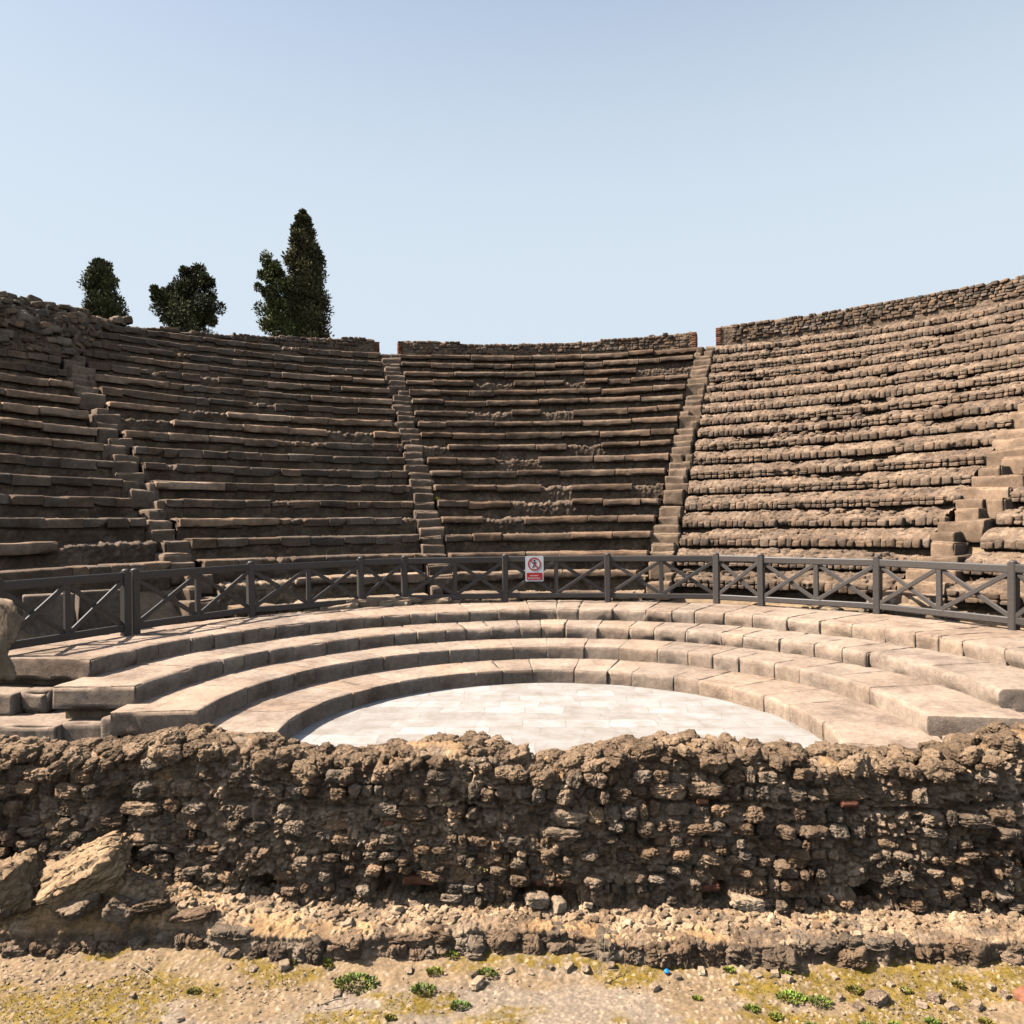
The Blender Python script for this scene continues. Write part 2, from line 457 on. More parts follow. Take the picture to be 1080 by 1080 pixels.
# ------------------------------------------------------------------ ground sheet with the hill behind
def lines(lo, hi, step, outer):
    c = list(np.arange(lo, hi + 1e-6, step))
    a = []; s = step
    x = lo
    while x > -outer: s *= 1.35; x -= s; a.append(x)
    b = []; s = step; x = hi
    while x < outer: s *= 1.35; x += s; b.append(x)
    return np.array(a[::-1] + c + b)
GZ = -.27
gx = lines(-4.6, 4.6, .0085, 2600); gy = lines(-5.45, -4.15, .0085, 2600)
def build_ground():
    X, Y = np.meshgrid(gx, gy)
    rr = np.hypot(X, Y)
    hill = np.clip((rr - 8.6)*.50, 0, 5.8)*sstep(Y, -3.2, 1.5)
    p = P3(X, Y, 0)
    near = sstep(X, -5.2, -4.6)*(1 - sstep(X, 4.6, 5.2))*sstep(Y, -6, -5.4)*(1 - sstep(Y, -4.15, -3.9))
    f1, f2, wid = worley2(X/.035, Y/.035, 31)
    g1, g2, gid = worley2(X/.011*.7, Y/.011*.7, 33)
    peb = np.where(wid > .72, np.sqrt(np.clip(.42 - f1, 0, 1))*.020*wid*(.25 + .75*sstep(np.abs(X + .15), .5, 1.4)), 0)
    Z = GZ + hill + near*((fbm(p*3, 4, 41) - .5)*.07 + (fbm(p*30, 3, 42) - .5)*.016 + peb)
    Z = Z + near*.05*sstep(Y, -4.75, -4.4)
    # earth colours: grey gravel, ochre soil, yellow-green moss
    m1 = fbm(p*np.array([1.5, 3.2, 1]) + 7, 4, 51); m2 = fbm(p*np.array([2.2, 4.5, 1]) + 31, 5, 52)
    gravel = np.array([.23, .20, .165]); ochre = np.array([.235, .182, .118]); moss = np.array([.185, .138, .028])
    c = mixc(np.broadcast_to(ochre, X.shape + (3,)), gravel, sstep(m1 + .28*(1 - sstep(np.abs(X + .15), .2, 1.3)) - .25*sstep(Y, -4.95, -4.55), .42, .6))
    mossmask = sstep(m2 + .12*sstep(np.abs(X + .1), .7, 2.2), .53, .65)*(.45 + .55*sstep(fbm(p*26, 3, 54), .36, .6))
    c = mixc(c, moss, np.clip(mossmask*1.0, 0, 1))
    st = np.where((wid > .72) & (f1 < .36), sstep(wid, .6, .85), 0)*near
    c = mixc(c, np.array([.36, .30, .235]), st*.8)
    c = c*(.8 + .4*gid)[..., None]
    far = 1 - near
    c = mixc(c, np.array([.22, .18, .115]), far)
    o = meshobj('ground', np.stack([X, Y, Z], -1), grid_faces(len(gy), len(gx)), M_GROUND, None, None, c.reshape(-1, 3))
    setp(o, 'dry gravelly ground with ochre soil and yellow moss in front of the ruined wall', 'ground', kind='structure')
    return X, Y, Z
GX, GY, GZZ = build_ground()
def ground_z(x, y):
    i = np.clip(np.searchsorted(gx, x), 0, len(gx) - 1); j = np.clip(np.searchsorted(gy, y), 0, len(gy) - 1)
    return float(GZZ[j, i])

def build_floor():
    th = np.linspace(0, 2*math.pi, 97)[:-1]; r = 3.9
    pts = [(r*math.sin(t), r*math.cos(t), 0) for t in np.linspace(-math.pi/2, math.pi/2, 61)] + [(3.9, -3.05, 0), (-3.9, -3.05, 0)]
    n = len(pts); V = pts + [(x, y, -.25) for x, y, z in pts]
    F = [tuple(range(n))[::-1]] + [(i, (i+1) % n, n + (i+1) % n, n + i) for i in range(n)]
    o = meshobj('orchestra_floor', V, F, M_FLOOR, smooth=False)
    setp(o, 'sunlit white marble paving of the semicircular orchestra floor', 'floor', kind='structure')
build_floor()

def bank():
    th = np.linspace(R(-86), R(86), 121); rr_ = np.concatenate([np.linspace(8.5, R0 + TR*17.6, 40), [21.6, 23.5, 27.]])
    line = Z0 + HR*(rr_ - R0)/TR - .66
    line[-3:] = [line[-4] - .1, 7.6, 5.3]
    lim = 16.4
    X = rr_[:, None]*np.sin(th)[None]; Y = rr_[:, None]*np.cos(th)[None]
    Z = np.repeat(line[:, None], len(th), 1)
    Z = np.where(np.abs(X) > lim, Z - (np.abs(X) - lim)*2.2, Z)
    o = meshobj('earth_bank', np.stack([X, Y, Z], -1), grid_faces(len(rr_), len(th)), M_TERR)
    setp(o, 'earth bank that carries the curved stone seating', 'earth bank', kind='structure')
bank()

# ------------------------------------------------------------------ orchestra steps
RS = [3.45, 4.48, 5.47, 6.48, 8.2]; HS = .242
ENDS = [(-99, 106), (-95.5, 98.5), (-91.0, 93.5), (-85.5, 96)]
NAMES = ['lowest curved pale stone step, edging the white orchestra floor',
         'second curved stone step above the white floor, with long blocks at both ends',
         'third curved stone step above the white floor, with rounded worn edges',
         'topmost curved stone step, carrying the grey fence']
seed = 100
for i in range(4):
    root = empty('orchestra_step', (0, RS[i], HS*i), NAMES[i], 'stone step')
    a, b = R(ENDS[i][0]), R(ENDS[i][1]); rf = RS[i]
    if i:                                           # rubble footing that carries the blocks
        t_ = np.linspace(a + .03, b - .03, 90); z0, z1 = -.26, HS*i - .035; ra, rb_ = rf + .10, RS[i+1] + .06
        Vf = np.concatenate([np.stack([*pol(t_, r_ + 0*t_), z_ + 0*t_], 1) for r_, z_ in ((ra, z0), (ra, z1), (rb_, z1), (rb_, z0))])
        n_ = len(t_); q_ = np.arange(n_ - 1)
        Ff = [(int(k_*n_ + j_), int(k_*n_ + j_ + 1), int(((k_+1) % 4)*n_ + j_ + 1), int(((k_+1) % 4)*n_ + j_)) for k_ in range(4) for j_ in q_] + [(0, n_, 2*n_, 3*n_), (n_-1, 4*n_-1, 3*n_-1, 2*n_-1)]
        meshobj('footing', Vf, Ff, M_ROCK, root, tint=np.full((len(Vf), 3), .7), smooth=False)
    cuts = [a]; rr_ = random.Random(40 + i)
    cuts.append(a + (1.35 if i in (1, 2) else .95)/rf)
    tail = b - (1.5 if i in (1, 2) else .9)/rf
    while cuts[-1] + .5/rf < tail:
        cuts.append(cuts[-1] + rr_.uniform(.42, .78)/rf)
    cuts[-1] = tail; cuts.append(b)
    for q, (t0, t1) in enumerate(zip(cuts[:-1], cuts[1:])):
        seed += 1
        Wd = RS[i+1] - rf + .12
        old = i >= 2
        L = (t1 - t0)*rf
        V, Fc = block(L, Wd, HS + .06, rd=(.014 if old else .008), res=.055, rough=.009 if old else .006,
                      chip=.06 if old else .03, seed=seed, wob=.006 if old else .004, fr=9, fe=.06 if old else .026, fb=.07 if old else .03)
        s = (V[:, 0]/L + .5); th = t0 + s*(t1 - t0 - .002/rf*2) + .002/rf
        jit = rr_.uniform(-.02, .02)*(1.6 if old else .8)
        rad = rf + V[:, 1] + Wd/2 + jit
        z = HS*i - .06 + V[:, 2] + rr_.uniform(-.004, .004) + (V[:, 1])*rr_.uniform(-.006, .006)
        x, y = pol(th, rad)
        b0 = rr_.uniform(.90, 1.08); wm = rr_.uniform(-.03, .04)
        tint = np.broadcast_to(np.array([b0*(1 + wm), b0, b0*(1 - wm)]), (len(V), 3))
        o = meshobj('stone_block', np.stack([x, y, z], 1), Fc, M_FRONT, root, tint=tint)

# ------------------------------------------------------------------ rubble seat rows
def row_mesh(k, th0, th1, style, seed, du=.026):
    """one tier: riser and tread from angle th0 to th1"""
    r, z, zb = rk(k), zk(k), zk(k - 1) - .10
    h = z - zb
    if style == 'sun':
        zl = zk(k - 1); prof = [(.20, zb, .05), (.20, zl + .08, .03), (.05, zl + .16, .025), (.03, zl + .27, .025), (.10, zl + .33, .025), (.36, z - .02, .025), (.48, z, .06), (TR + .16, z + .01, .08)]
    elif style == 'slabbed':
        prof = [(.11, zb, .045), (.10, zb + .55*h, .03), (.095, z - .10, .03), (.12, z - .07, .05), (.3, z - .06, .1), (TR + .22, z - .03, .1)]
    else:
        prof = [(.11, zb, .045), (.085, zb + .5*h, .03), (.08, zb + .66*h, .03), (.075, z - .08, .03), (.12, z - .035, .04), (.3, z - .03, .08), (TR + .2, z - .01, .1)]
    p, T = path_resample(prof, .04); n = path_normals(p)
    nu = max(4, int(abs(th1 - th0)*r/du))
    u = np.linspace(th0, th1, nu); S = (u*r)[None, :] + 0*T[:, None]; TT = T[:, None] + 0*u[None, :]
    if style == 'sun':
        hh, sid, prr = stones(S, TT + .06, seed, ch=.10, cw=.16, depth=.030, miss=.09, rough=.014, irr=.22*np.ones_like(S), bevel=.20)
        rid = np.abs(fbm(P3(S*11, TT*11, seed), 4, seed + 50, .62) - .5)*2
        hh = hh + (.30 - rid)*.085
    elif style == 'slabbed':
        hh, sid, prr = stones(S, TT, seed, ch=.15, cw=.2, depth=.05, miss=.1, rough=.025, irr=.6*np.ones_like(S))
    else:
        hh, sid, prr = stones(S, TT + .04, seed, ch=.17, cw=.30, depth=.034, miss=.07, rough=.024, irr=.5*np.ones_like(S))
    # slumps: places where the lip has crumbled away
    sl_ = sstep(fbm(P3(S*.8, k*3.1, seed), 3, seed + 30), .54, .68)
    lip = np.exp(-((p[:, 1] - z)/.13)**2)[:, None]
    hh = hh - sl_*lip*(.07 if style == 'sun' else .04)
    dr = p[:, 0][:, None] + n[:, 0][:, None]*hh; zz = p[:, 1][:, None] + n[:, 1][:, None]*hh - sl_*lip*(.02 if style == 'sun' else .03)
    zz = zz + (fbm(P3(S*.5, k*2.3, 5.), 2, seed + 33) - .5)*.022
    jag = fbm(P3(S*6.5, k*1.7, seed), 3, seed + 40, .7)
    zz = zz - lip*np.clip(jag - .47, 0, 1)*.30; dr = dr + lip*np.clip(jag - .47, 0, 1)*.22
    if style == 'sun': zz = zz + lip*np.clip(jag - .47, 0, 1)*.20
    x, y = pol(u[None, :], r + dr)
    V = np.stack([x, y, zz], -1).reshape(-1, 3)
    nv = len(T)
    Fg = grid_faces(nv, nu)
    tint = stone_tint(sid, prr)
    big = fbm(P3(S*.35, TT*.8 + k*.47, 3.), 3, 91)
    tint = tint*(.72 + .56*big)[..., None]
    caps = []
    i = np.arange(nv*nu).reshape(nv, nu)
    V = np.concatenate([V, [[*pol(th0, r + TR + .2), zb], [*pol(th1, r + TR + .2), zb]]])
    m = nv*nu
    Fl = [tuple(map(int, f)) for f in Fg] + [tuple(map(int, i[:, 0][::-1])) + (m,), tuple(map(int, i[:, -1])) + (m + 1,)]
    tint = np.concatenate([tint.reshape(-1, 3), np.full((2, 3), .8)])
    g = np.random.default_rng(seed + 1)
    SB = Stones()
    if style == 'sun':
        q = th0 + .03/r
        while q < th1 - .08/r:
            two = vn(np.array([[q*r*.5, k*1.3, 3.]]), 61)[0] > .5
            wd = g.uniform(.11, .25)
            if g.random() > .05:
                if two:
                    for b_, hh_ in ((.085, .10), (.185, .10)):
                        SB.arc(LO[g.integers(len(LO))], (wd*g.uniform(.9, 1.05), .20, hh_*g.uniform(.9, 1.15)), q + wd/2/r, r + .02 + g.uniform(-.03, .03) + b_*.15, zl + b_ + hh_/2, stone_col(g, .62, 1.2, .06), g.uniform(-.12, .12), g.uniform(-.08, .08))
                else:
                    hh_ = g.uniform(.15, .215)
                    SB.arc(LO[g.integers(len(LO))], (wd, .22, hh_), q + wd/2/r, r + .02 + g.uniform(-.04, .035), zl + .085 + hh_/2, stone_col(g, .62, 1.2, .06), g.uniform(-.12, .12), g.uniform(-.07, .07))
            q += wd/r
        # stray lumps on the sloping bed above
        for _ in range(int((th1 - th0)*r*11)):
            e = g.random(); ss = .04 + .11*g.random()**2
            SB.arc(LO[g.integers(len(LO))], (ss*1.6, ss*1.2, ss*.8), g.uniform(th0 + .1/r, th1 - .1/r), r + .10 + .34*e, zl + .31 + (HR - .30)*e, stone_col(g, .75, 1.3, .06), g.uniform(-.5, .5), g.uniform(-.3, .3))
    elif style == 'dark':
        q = th0 + .01/r
        while q < th1 - .12/r:
            wd = min(g.uniform(.28, .85), (th1 - q)*r)
            hh_ = g.uniform(.19, .25)
            if g.random() > .06:
                cu = stone_col(g, .72, 1.3, .08)
                SB.arc(BL[g.integers(len(BL))], (wd*1.01, .5, hh_), q + wd/2/r, r + .225 + g.uniform(-.02, .03), z - hh_/2 + g.uniform(-.012, .012), cu, g.uniform(-.02, .02), g.uniform(-.012, .012))
            elif g.random() > .3:
                for _ in range(3): SB.arc(LO[g.integers(len(LO))], (wd*.33, .2, .14), q + wd*g.random()/r, r + .1, z - .1, stone_col(g, .9, 1.9), g.uniform(-.4, .4), g.uniform(-.2, .2))
            q += wd/r
    if SB.n:
        Vs, Fs, Ts = SB.arrays()
        Fl = Fl + [tuple(map(int, f)) for f in Fs + len(V)]
        V = np.concatenate([V, Vs]); tint = np.concatenate([tint, Ts])
    return V, Fl, tint

def slab_mesh(k, t0, t1, seed, thick=.19, out=.07, dep=.55, lift=0.0):
    r, z = rk(k), zk(k); L = (t1 - t0)*r
    V, Fc = block(L, dep, thick, rd=.014, res=.065, rough=.016, chip=.09, seed=seed, wob=.016, fr=7, fe=.04)
    th = t0 + (V[:, 0]/L + .5)*(t1 - t0)
    rad = r - out + V[:, 1] + dep/2
    x, y = pol(th, rad)
    return np.stack([x, y, z - thick + V[:, 2] + lift], 1), Fc

def wedge(label, lo, hi, style, k0, k1, seed0, slabs=None, mat=None, prob=.95, gain=1.):
    """lo/hi: functions of k giving the edge angles; slabs(k) -> list of (t0,t1) runs in 0..1"""
    th = (lo(4) + hi(4))/2
    root = empty('seating_wedge', (*pol(th, rk(k0)), zk(k0 - 1)), label, 'stone seating', 'wedges of stone seating')
    rr_ = random.Random(seed0)
    for k in range(k0, k1 + 1):
        t0, t1 = lo(k), hi(k)
        runs = slabs(k) if slabs else []
        full = sum(b - a for a, b in runs)
        st = style if full < .6 else 'slabbed'
        V, Fl, tint = row_mesh(k, t0, t1, st, seed0 + k*7)
        row = meshobj('seat_row', V, Fl, mat or (M_CAVEA if k >= 0 else M_ROCK), root, tint=tint*(1 if k >= 0 else .75))  # lowest rows default to paler stone, imitating sun on their tops
        for (fa, fb) in runs:
            a, b = t0 + (t1 - t0)*fa, t0 + (t1 - t0)*fb
            q = a
            while q < b - .2/rk(k):
                e = min(b, q + rr_.uniform(.7, 2.0)/rk(k))
                if b - e < .45/rk(k): e = b
                if rr_.random() < prob:
                    Vs, Fs = slab_mesh(k, q + .006/rk(k), e - .006/rk(k), rr_.randint(0, 99999), rr_.uniform(.16, .225), rr_.uniform(.02, .11), .55, rr_.uniform(-.03, .02))
                    g = rr_.uniform(.72, 1.3)*gain; wm = rr_.uniform(-.02, .08)
                    meshobj('stone_slab', Vs, Fs, M_SLAB if k >= 0 else M_STAIR, row, tint=np.broadcast_to(np.array([g*(1 + wm), g, g*(1 - wm)]), (len(Vs), 3)))  # slabs of the lowest rows also lightened to look sunlit
                q = e
    return root

def slabs_c(k):
    return [(0, 1)] if k >= 0 else [(0, .96)]
wedge('central wedge of worn stone seats between the two inner stairways', lambda k: -a_in(k), lambda k: a_in(k), 'dark', -2, 16, 300, slabs_c, None, .90)

def slabs_l(k):
    return {16: [], 15: [(.93, 1)], 14: [(.0, .0)], 13: [(.62, .99)], 12: [(.56, .78), (.82, 1)], 11: [(.0, .22), (.7, 1)], 10: [(.86, 1)],
            9: [(.0, .98)], 8: [(.0, .72), (.9, 1)], 7: [(0, .52)], 6: [], 5: [], 4: [(0, .25)], 3: [], 2: [(.0, .4)], 1: [], 0: [], -1: [(.35, 1)], -2: [(.55, 1)]}.get(k, [])
wedge('shaded seating wedge between the far left stairway and the left inner stairway', lambda k: -a_sl(k) + WL/2/rk(k), lambda k: -a_out(k), 'dark', -2, 16, 600,
      lambda k: [s for s in slabs_l(k) if s[1] > s[0]], None, .9, 1.45)
def slabs_fl(k):
    return {10: [(.4, 1)], 9: [(0, 1)], 8: [(0, 1)], 7: [(0, 1)], 6: [(.3, 1)], 3: [(0, .5)], 1: [(0, .6)]}.get(k, [])
wedge('seating wedge at the left edge below the broken rubble mass', lambda k: -a_end(k), lambda k: -a_sl(k) - WL/2/rk(k), 'dark', 0, 16, 900, slabs_fl, None, .9, 1.35)
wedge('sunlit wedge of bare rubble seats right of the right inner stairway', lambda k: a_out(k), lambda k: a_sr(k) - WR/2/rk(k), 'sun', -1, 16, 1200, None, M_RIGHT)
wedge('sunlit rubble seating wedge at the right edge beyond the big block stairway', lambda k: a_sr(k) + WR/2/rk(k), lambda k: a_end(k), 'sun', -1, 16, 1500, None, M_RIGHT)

# ------------------------------------------------------------------ stairways
def stair(label, ac, width, k0, k1, seed0, tintv=(1, 1, 1), per=2, skip=0.0, rag=.03):
    th = ac(k0)
    root = empty('stone_stairway', (*pol(th, rk(k0)), zk(k0 - 1)), label, 'stairs', 'stairways between the seats')
    rr_ = random.Random(seed0)
    for k in range(k0, k1 + 1):
        for s in range(per):
            f = (s + 1)/per
            z = zk(k - 1) + HR*f - .03; r0 = rk(k - 1) + TR*f + .02; dep = TR/per + .3
            hgt = HR/per + .22
            wds = [1.0] if rr_.random() > .22 else ([.48, .52] if rr_.random() > .4 else [.62, .38])
            off = -.5
            for wf in wds:
                if len(wds) > 1 and rr_.random() < .25: off += wf; continue
                L = width*wf*rr_.uniform(.82, 1.12)
                V, Fc = block(L, dep, hgt, rd=.03, res=.06, rough=.016, chip=.10, seed=rr_.randint(0, 99999), wob=.032, fr=6, fe=.04)
                xc = width*(off + wf/2) + rr_.uniform(-rag, rag); off += wf
                a = ac(k) + (xc + V[:, 0])/r0
                tl = rr_.uniform(-.10, .10)
                rad = r0 + V[:, 1] + dep/2 + rr_.uniform(-.05, .05) + V[:, 0]*tl
                x, y = pol(a, rad)
                zz = z - hgt + V[:, 2] + rr_.uniform(-.035, .02) + V[:, 0]*rr_.uniform(-.05, .05)
                g = rr_.uniform(.8, 1.15)
                meshobj('step', np.stack([x, y, zz], 1), Fc, M_STAIR, root, tint=np.broadcast_to(np.array(tintv)*g, (len(V), 3)))
    return root
stair('stone stairway on the left side of the central wedge, climbing to the sky gap', lambda k: -(a_in(k) + .35/rk(k)), .66, -1, 16, 21, (.86, .86, .86), rag=.06)
stair('pale stone stairway on the right side of the central wedge, beside bare sunlit rubble', lambda k: a_in(k) + .35/rk(k), .66, -1, 16, 22, (1.05, 1.03, 1.0), rag=.06)
stair('far left stairway of thin broken steps in the shaded seating', lambda k: -a_sl(k), WL - .1, -1, 16, 23, (.98, .98, .98), 2, rag=.14)
stair('far right stairway of big square blocks with dark shaded sides', lambda k: a_sr(k), WR - .05, -1, 10, 24, (1.15, 1.1, 1.05), 2, rag=.2)

# ------------------------------------------------------------------ top walls behind the last row
def sheet_wall(name, label, cat, th0, th1, rin, thick, zbot, ztop, seed, mat, ch=.14, cw=.2, depth=.05, irr=.5, du=.03, crest=.09, parent=None, group=None, lo=.72, hi=1.3):
    """curved rubble wall with a broken crest; ztop a function of angle"""
    u = np.linspace(th0, th1, max(8, int((th1 - th0)*rin/du)))
    zt = np.array([ztop(t) for t in u])
    zt = zt + (fbm(P3(u*rin*1.5, seed, 0), 4, seed) - .5)*crest*2 
    H0 = 1.0
    prof = [(0, 0, .03), (0.02, H0 - .06, .03), (.07, H0, .03), (thick - .07, H0, .06), (thick, H0 - .1, .12), (thick + .02, -.4, .3)]
    p, T = path_resample([(a, b*1.0, s/ (1.0)) for a, b, s in prof], .03); n = path_normals(p)
    S = (u*rin)[None, :] + 0*T[:, None]; hgt = (zt - zbot)[None, :]
    Tm = np.where(p[:, 1][:, None] > 0, T[:, None]*hgt, T[:, None])
    hh, sid, prr = stones(S, Tm, seed, ch=ch, cw=cw, depth=depth, miss=.06, rough=.022, irr=irr*np.ones_like(S))
    rad = rin + p[:, 0][:, None] + n[:, 0][:, None]*hh
    z = zbot + p[:, 1][:, None]*hgt + n[:, 1][:, None]*hh
    x, y = pol(u[None, :], rad)
    V = np.stack([x, y, z], -1).reshape(-1, 3); nv, nu = len(T), len(u)
    i = np.arange(nv*nu).reshape(nv, nu)
    Fl = [tuple(map(int, f)) for f in grid_faces(nv, nu)] + [tuple(map(int, i[:, 0][::-1])), tuple(map(int, i[:, -1]))]
    tint = stone_tint(sid, prr, lo=lo, hi=hi).reshape(-1, 3)
    if parent is None:
        parent = empty(name, (*pol((th0 + th1)/2, rin), zbot), label, cat, group)
    g = np.random.default_rng(seed + 1); SB = Stones()
    zz_ = zbot + .30; nc = 0
    while nc < 6:
        hh_ = g.uniform(.09, .15); q = th0 + .02
        while q < th1 - .02:
            wd = g.uniform(.11, .30); zl_ = float(np.interp(q, u, zt)) + .02
            zc_ = zz_ + .03*math.sin(q*9 + seed)
            if zc_ + hh_*.4 < zl_ and g.random() > .06:
                SB.arc(LO[g.integers(len(LO))], (wd*g.uniform(.9, 1.05), .2, hh_*g.uniform(.9, 1.2)), q + wd/2/rin, rin + .045 + g.uniform(-.03, .035), zc_ + hh_/2, stone_col(g, lo, hi*1.05), g.uniform(-.2, .2), g.uniform(-.15, .15))
            q += wd/rin
        zz_ += hh_*.97; nc += 1
    for _ in range(int((th1 - th0)*rin*5)):
        q = g.uniform(th0 + .012, th1 - .012); ss = g.uniform(.08, .2)
        SB.arc(LO[g.integers(len(LO))], (ss*1.3, ss, ss*.8), q, rin + g.uniform(.05, thick - .05), float(np.interp(q, u, zt)) + g.uniform(-.06, .01), stone_col(g, lo, hi*1.1), g.uniform(-1, 1), g.uniform(-.3, .3))
    Vs, Fs, Ts = SB.arrays()
    Fl = Fl + [tuple(map(int, f)) for f in Fs + len(V)]; V = np.concatenate([V, Vs]); tint = np.concatenate([tint, Ts])
    o = meshobj('masonry', V, Fl, mat, parent, tint=tint)
    return parent

RT = rk(16) + TR; ZT = zk(16)
G = 'rubble parapet walls along the top row'
def pier(parent, th, rin, zb, zt, seed, w_=.19):
    Vs = []
    nb = int((zt - zb)/.075)
    parts = []
    for j in range(nb):
        V, Fc = block(w_, .5, .066, rd=.008, res=.07, rough=.004, chip=.015, seed=seed + j, wob=.006)
        a = th + V[:, 0]/rin; x, y = pol(a, rin - .05 + V[:, 1] + .25)
        g = .75 + .5*((seed*7 + j*13) % 10)/10
        parts.append((np.stack([x, y, zb + j*.075 + V[:, 2]], 1), Fc, (g, g, g)))
    V, Fc, t = merge(parts)
    meshobj('brick_pier', V, Fc, M_BRICK, parent, tint=t)

w1 = sheet_wall('parapet_wall', 'low rubble parapet above the central seats, with brick edges at both ends', 'wall', -a_in(16) + .0105, a_in(16) - .0105, RT - .05, .5, ZT - .1,
                lambda t: 10.22 + .12*(t/.29)**2 + .03*t/.29, 71, M_SLAB, crest=.05, group=G)
pier(w1, -a_in(16) + .006, RT - .05, ZT - .1, 10.30, 1); pier(w1, a_in(16) - .006, RT - .05, ZT - .1, 10.38, 2)
aR = a_out(16)
w2 = sheet_wall('parapet_wall', 'long rubble parapet above the sunlit right seats, rising to the right edge', 'wall', aR + .0085, a_end(17), RT - .05, .55, ZT - .1,
                lambda t: 10.48 - .10*sstep(np.array(t), .4, .9), 72, M_RIGHT, crest=.06, depth=.02, irr=.7, group=G, lo=.5, hi=1.2)
pier(w2, aR + .004, RT - .05, ZT - .1, 10.48, 3)
w3 = sheet_wall('parapet_wall', 'low crumbling parapet above the shaded left seats', 'wall', -a_end(17), -aR - .0085, RT - .05, .5, ZT - .1,
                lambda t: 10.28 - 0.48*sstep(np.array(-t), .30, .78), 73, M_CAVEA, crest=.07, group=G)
pier(w3, -aR - .004, RT - .05, ZT - .1, 10.26, 4)

# broken rubble mass, upper left
def left_mass():
    a0, a1 = R(-80), R(-43.5)
    u = np.linspace(a0, a1, 560)
    f = (u - a0)/(a1 - a0)
    g = sstep(-np.degrees(u), 43.5, 51.5)          # 0 at the thin right tip, 1 at the left
    top = 9.80 - .50*g + .08*np.sin(f*9)
    base_k = 17.0 - 4.4*g
    rb = R0 + TR*base_k - .25; zb = Z0 + HR*base_k - .25
    rt = rb + .9 + 0*g
    v = np.linspace(0, 1, 120)[:, None]
    seg = np.clip(v/.55, 0, 1); seg2 = np.clip((v - .55)/.45, 0, 1)
    e = seg**1.0
    rad = rb + (rt - rb)*e**1.6*.9 + seg2*3.2
    z = zb + (top - zb)*np.sin(seg*math.pi/2) - seg2*.35
    S = (u*17)[None, :] + 0*v; T = v*3.4 + 0*u[None, :]
    hh, sid, prr = stones(S, T, 81, ch=.17, cw=.24, depth=.14, miss=.1, rough=.05, irr=.9*np.ones_like(S))
    lum = (fbm(P3(S*.8, T*.8, 3), 4, 82) - .5)*.7
    k_ = np.sin(np.clip(v, 0, 1)*math.pi)**.4
    rad = rad - (hh + lum)*.8*k_*(1 - .6*seg2); z = z + (hh + lum*.6)*k_*.8
    x, y = pol(u[None, :], rad)
    V = np.stack([x, y, z], -1).reshape(-1, 3)
    t = stone_tint(sid, prr, lo=.4, hi=.8, mortar=(.45, .40, .34)).reshape(-1, 3)
    G3 = V.reshape(120, len(u), 3); gg = np.random.default_rng(83); SB = Stones()
    for _ in range(1500):
        i_ = int(gg.integers(2, 100)); j_ = int(gg.integers(2, len(u) - 3)); ss = .07 + .22*gg.random()**2
        SB.arc(LO[gg.integers(len(LO))], (ss*1.4, ss*1.1, ss*.85), u[j_], 0, 0, stone_col(gg, .32, .95), gg.uniform(-.6, .6), gg.uniform(-.4, .4))
        SB.V[-1] = SB.V[-1] + G3[i_, j_]
    Vs, Fs, Ts = SB.arrays(); Fall = np.concatenate([grid_faces(120, len(u)), Fs + len(V)]); V = np.concatenate([V, Vs]); t = np.concatenate([t, Ts])
    o = meshobj('rubble_mass', V, Fall, M_LAVA, None, (-14, 8, 7.5), t)
    setp(o, 'broken sloping mass of brown rubble at the upper left edge, below the round-topped cypress', 'ruin')
left_mass()

# ------------------------------------------------------------------ fence
PST = [(-7.97, .72), (-7.27, 2.78), (-7.21, 2.95), (-6.15, 5.4), (-4.3, 7.15), (-3.38, 7.62), (-1.03, 7.93), (1.39, 7.85), (3.80, 7.38), (4.62, 6.75), (6.43, 5.22), (7.6, 2.9), (7.95, .8)]
FZ = HS*4 - .02; FH = 1.12
def bar(p, q, wid, hgt, up=(0, 0, 1), bev=.006):
    p, q = Vector(p), Vector(q); d = (q - p); L = d.length; d.normalize()
    side = d.cross(Vector(up)).normalized(); upv = side.cross(d)
    V = []; 
    for t in (0, L):
        c = p + d*t
        for a, b in ((-1, -1+.25), (-1+.25, -1), (1-.25, -1), (1, -1+.25), (1, 1-.25), (1-.25, 1), (-1+.25, 1), (-1, 1-.25)):
            V.append(c + side*(a*wid/2) + upv*(b*hgt/2))
    F = [tuple(range(8))[::-1], tuple(range(8, 16))] + [(i, (i+1) % 8, 8 + (i+1) % 8, 8 + i) for i in range(8)]
    return np.array([tuple(v) for v in V]), F
fence = empty('fence', (0, 7.9, FZ), 'grey fence with crossed braces around the top of the orchestra steps', 'fence')
for i, (x, y) in enumerate(PST):
    n = Vector((x, y, 0)).normalized()
    V, Fc = bar((x, y, FZ - .03), (x + random.uniform(-.012, .012), y, FZ + FH), .14, .14, up=tuple(n))
    g = random.uniform(.85, 1.15)
    po = meshobj('post', V, Fc, M_FENCE, fence, tint=np.full((len(V), 3), g), smooth=False)
    # rounded cap
    us = np.linspace(0, 2*math.pi, 17)[:-1]; prof = [(.060, 0), (.064, .012), (.052, .034), (.03, .048), (.002, .053)]
    CV = np.array([(x + r*math.cos(a), y + r*math.sin(a), FZ + FH + z) for r, z in prof for a in us])
    Fc2 = [(j*16 + q, j*16 + (q+1) % 16, (j+1)*16 + (q+1) % 16, (j+1)*16 + q) for j in range(4) for q in range(16)]
    meshobj('cap', CV, Fc2, M_FENCE, po, tint=np.full((len(CV), 3), 1.1))
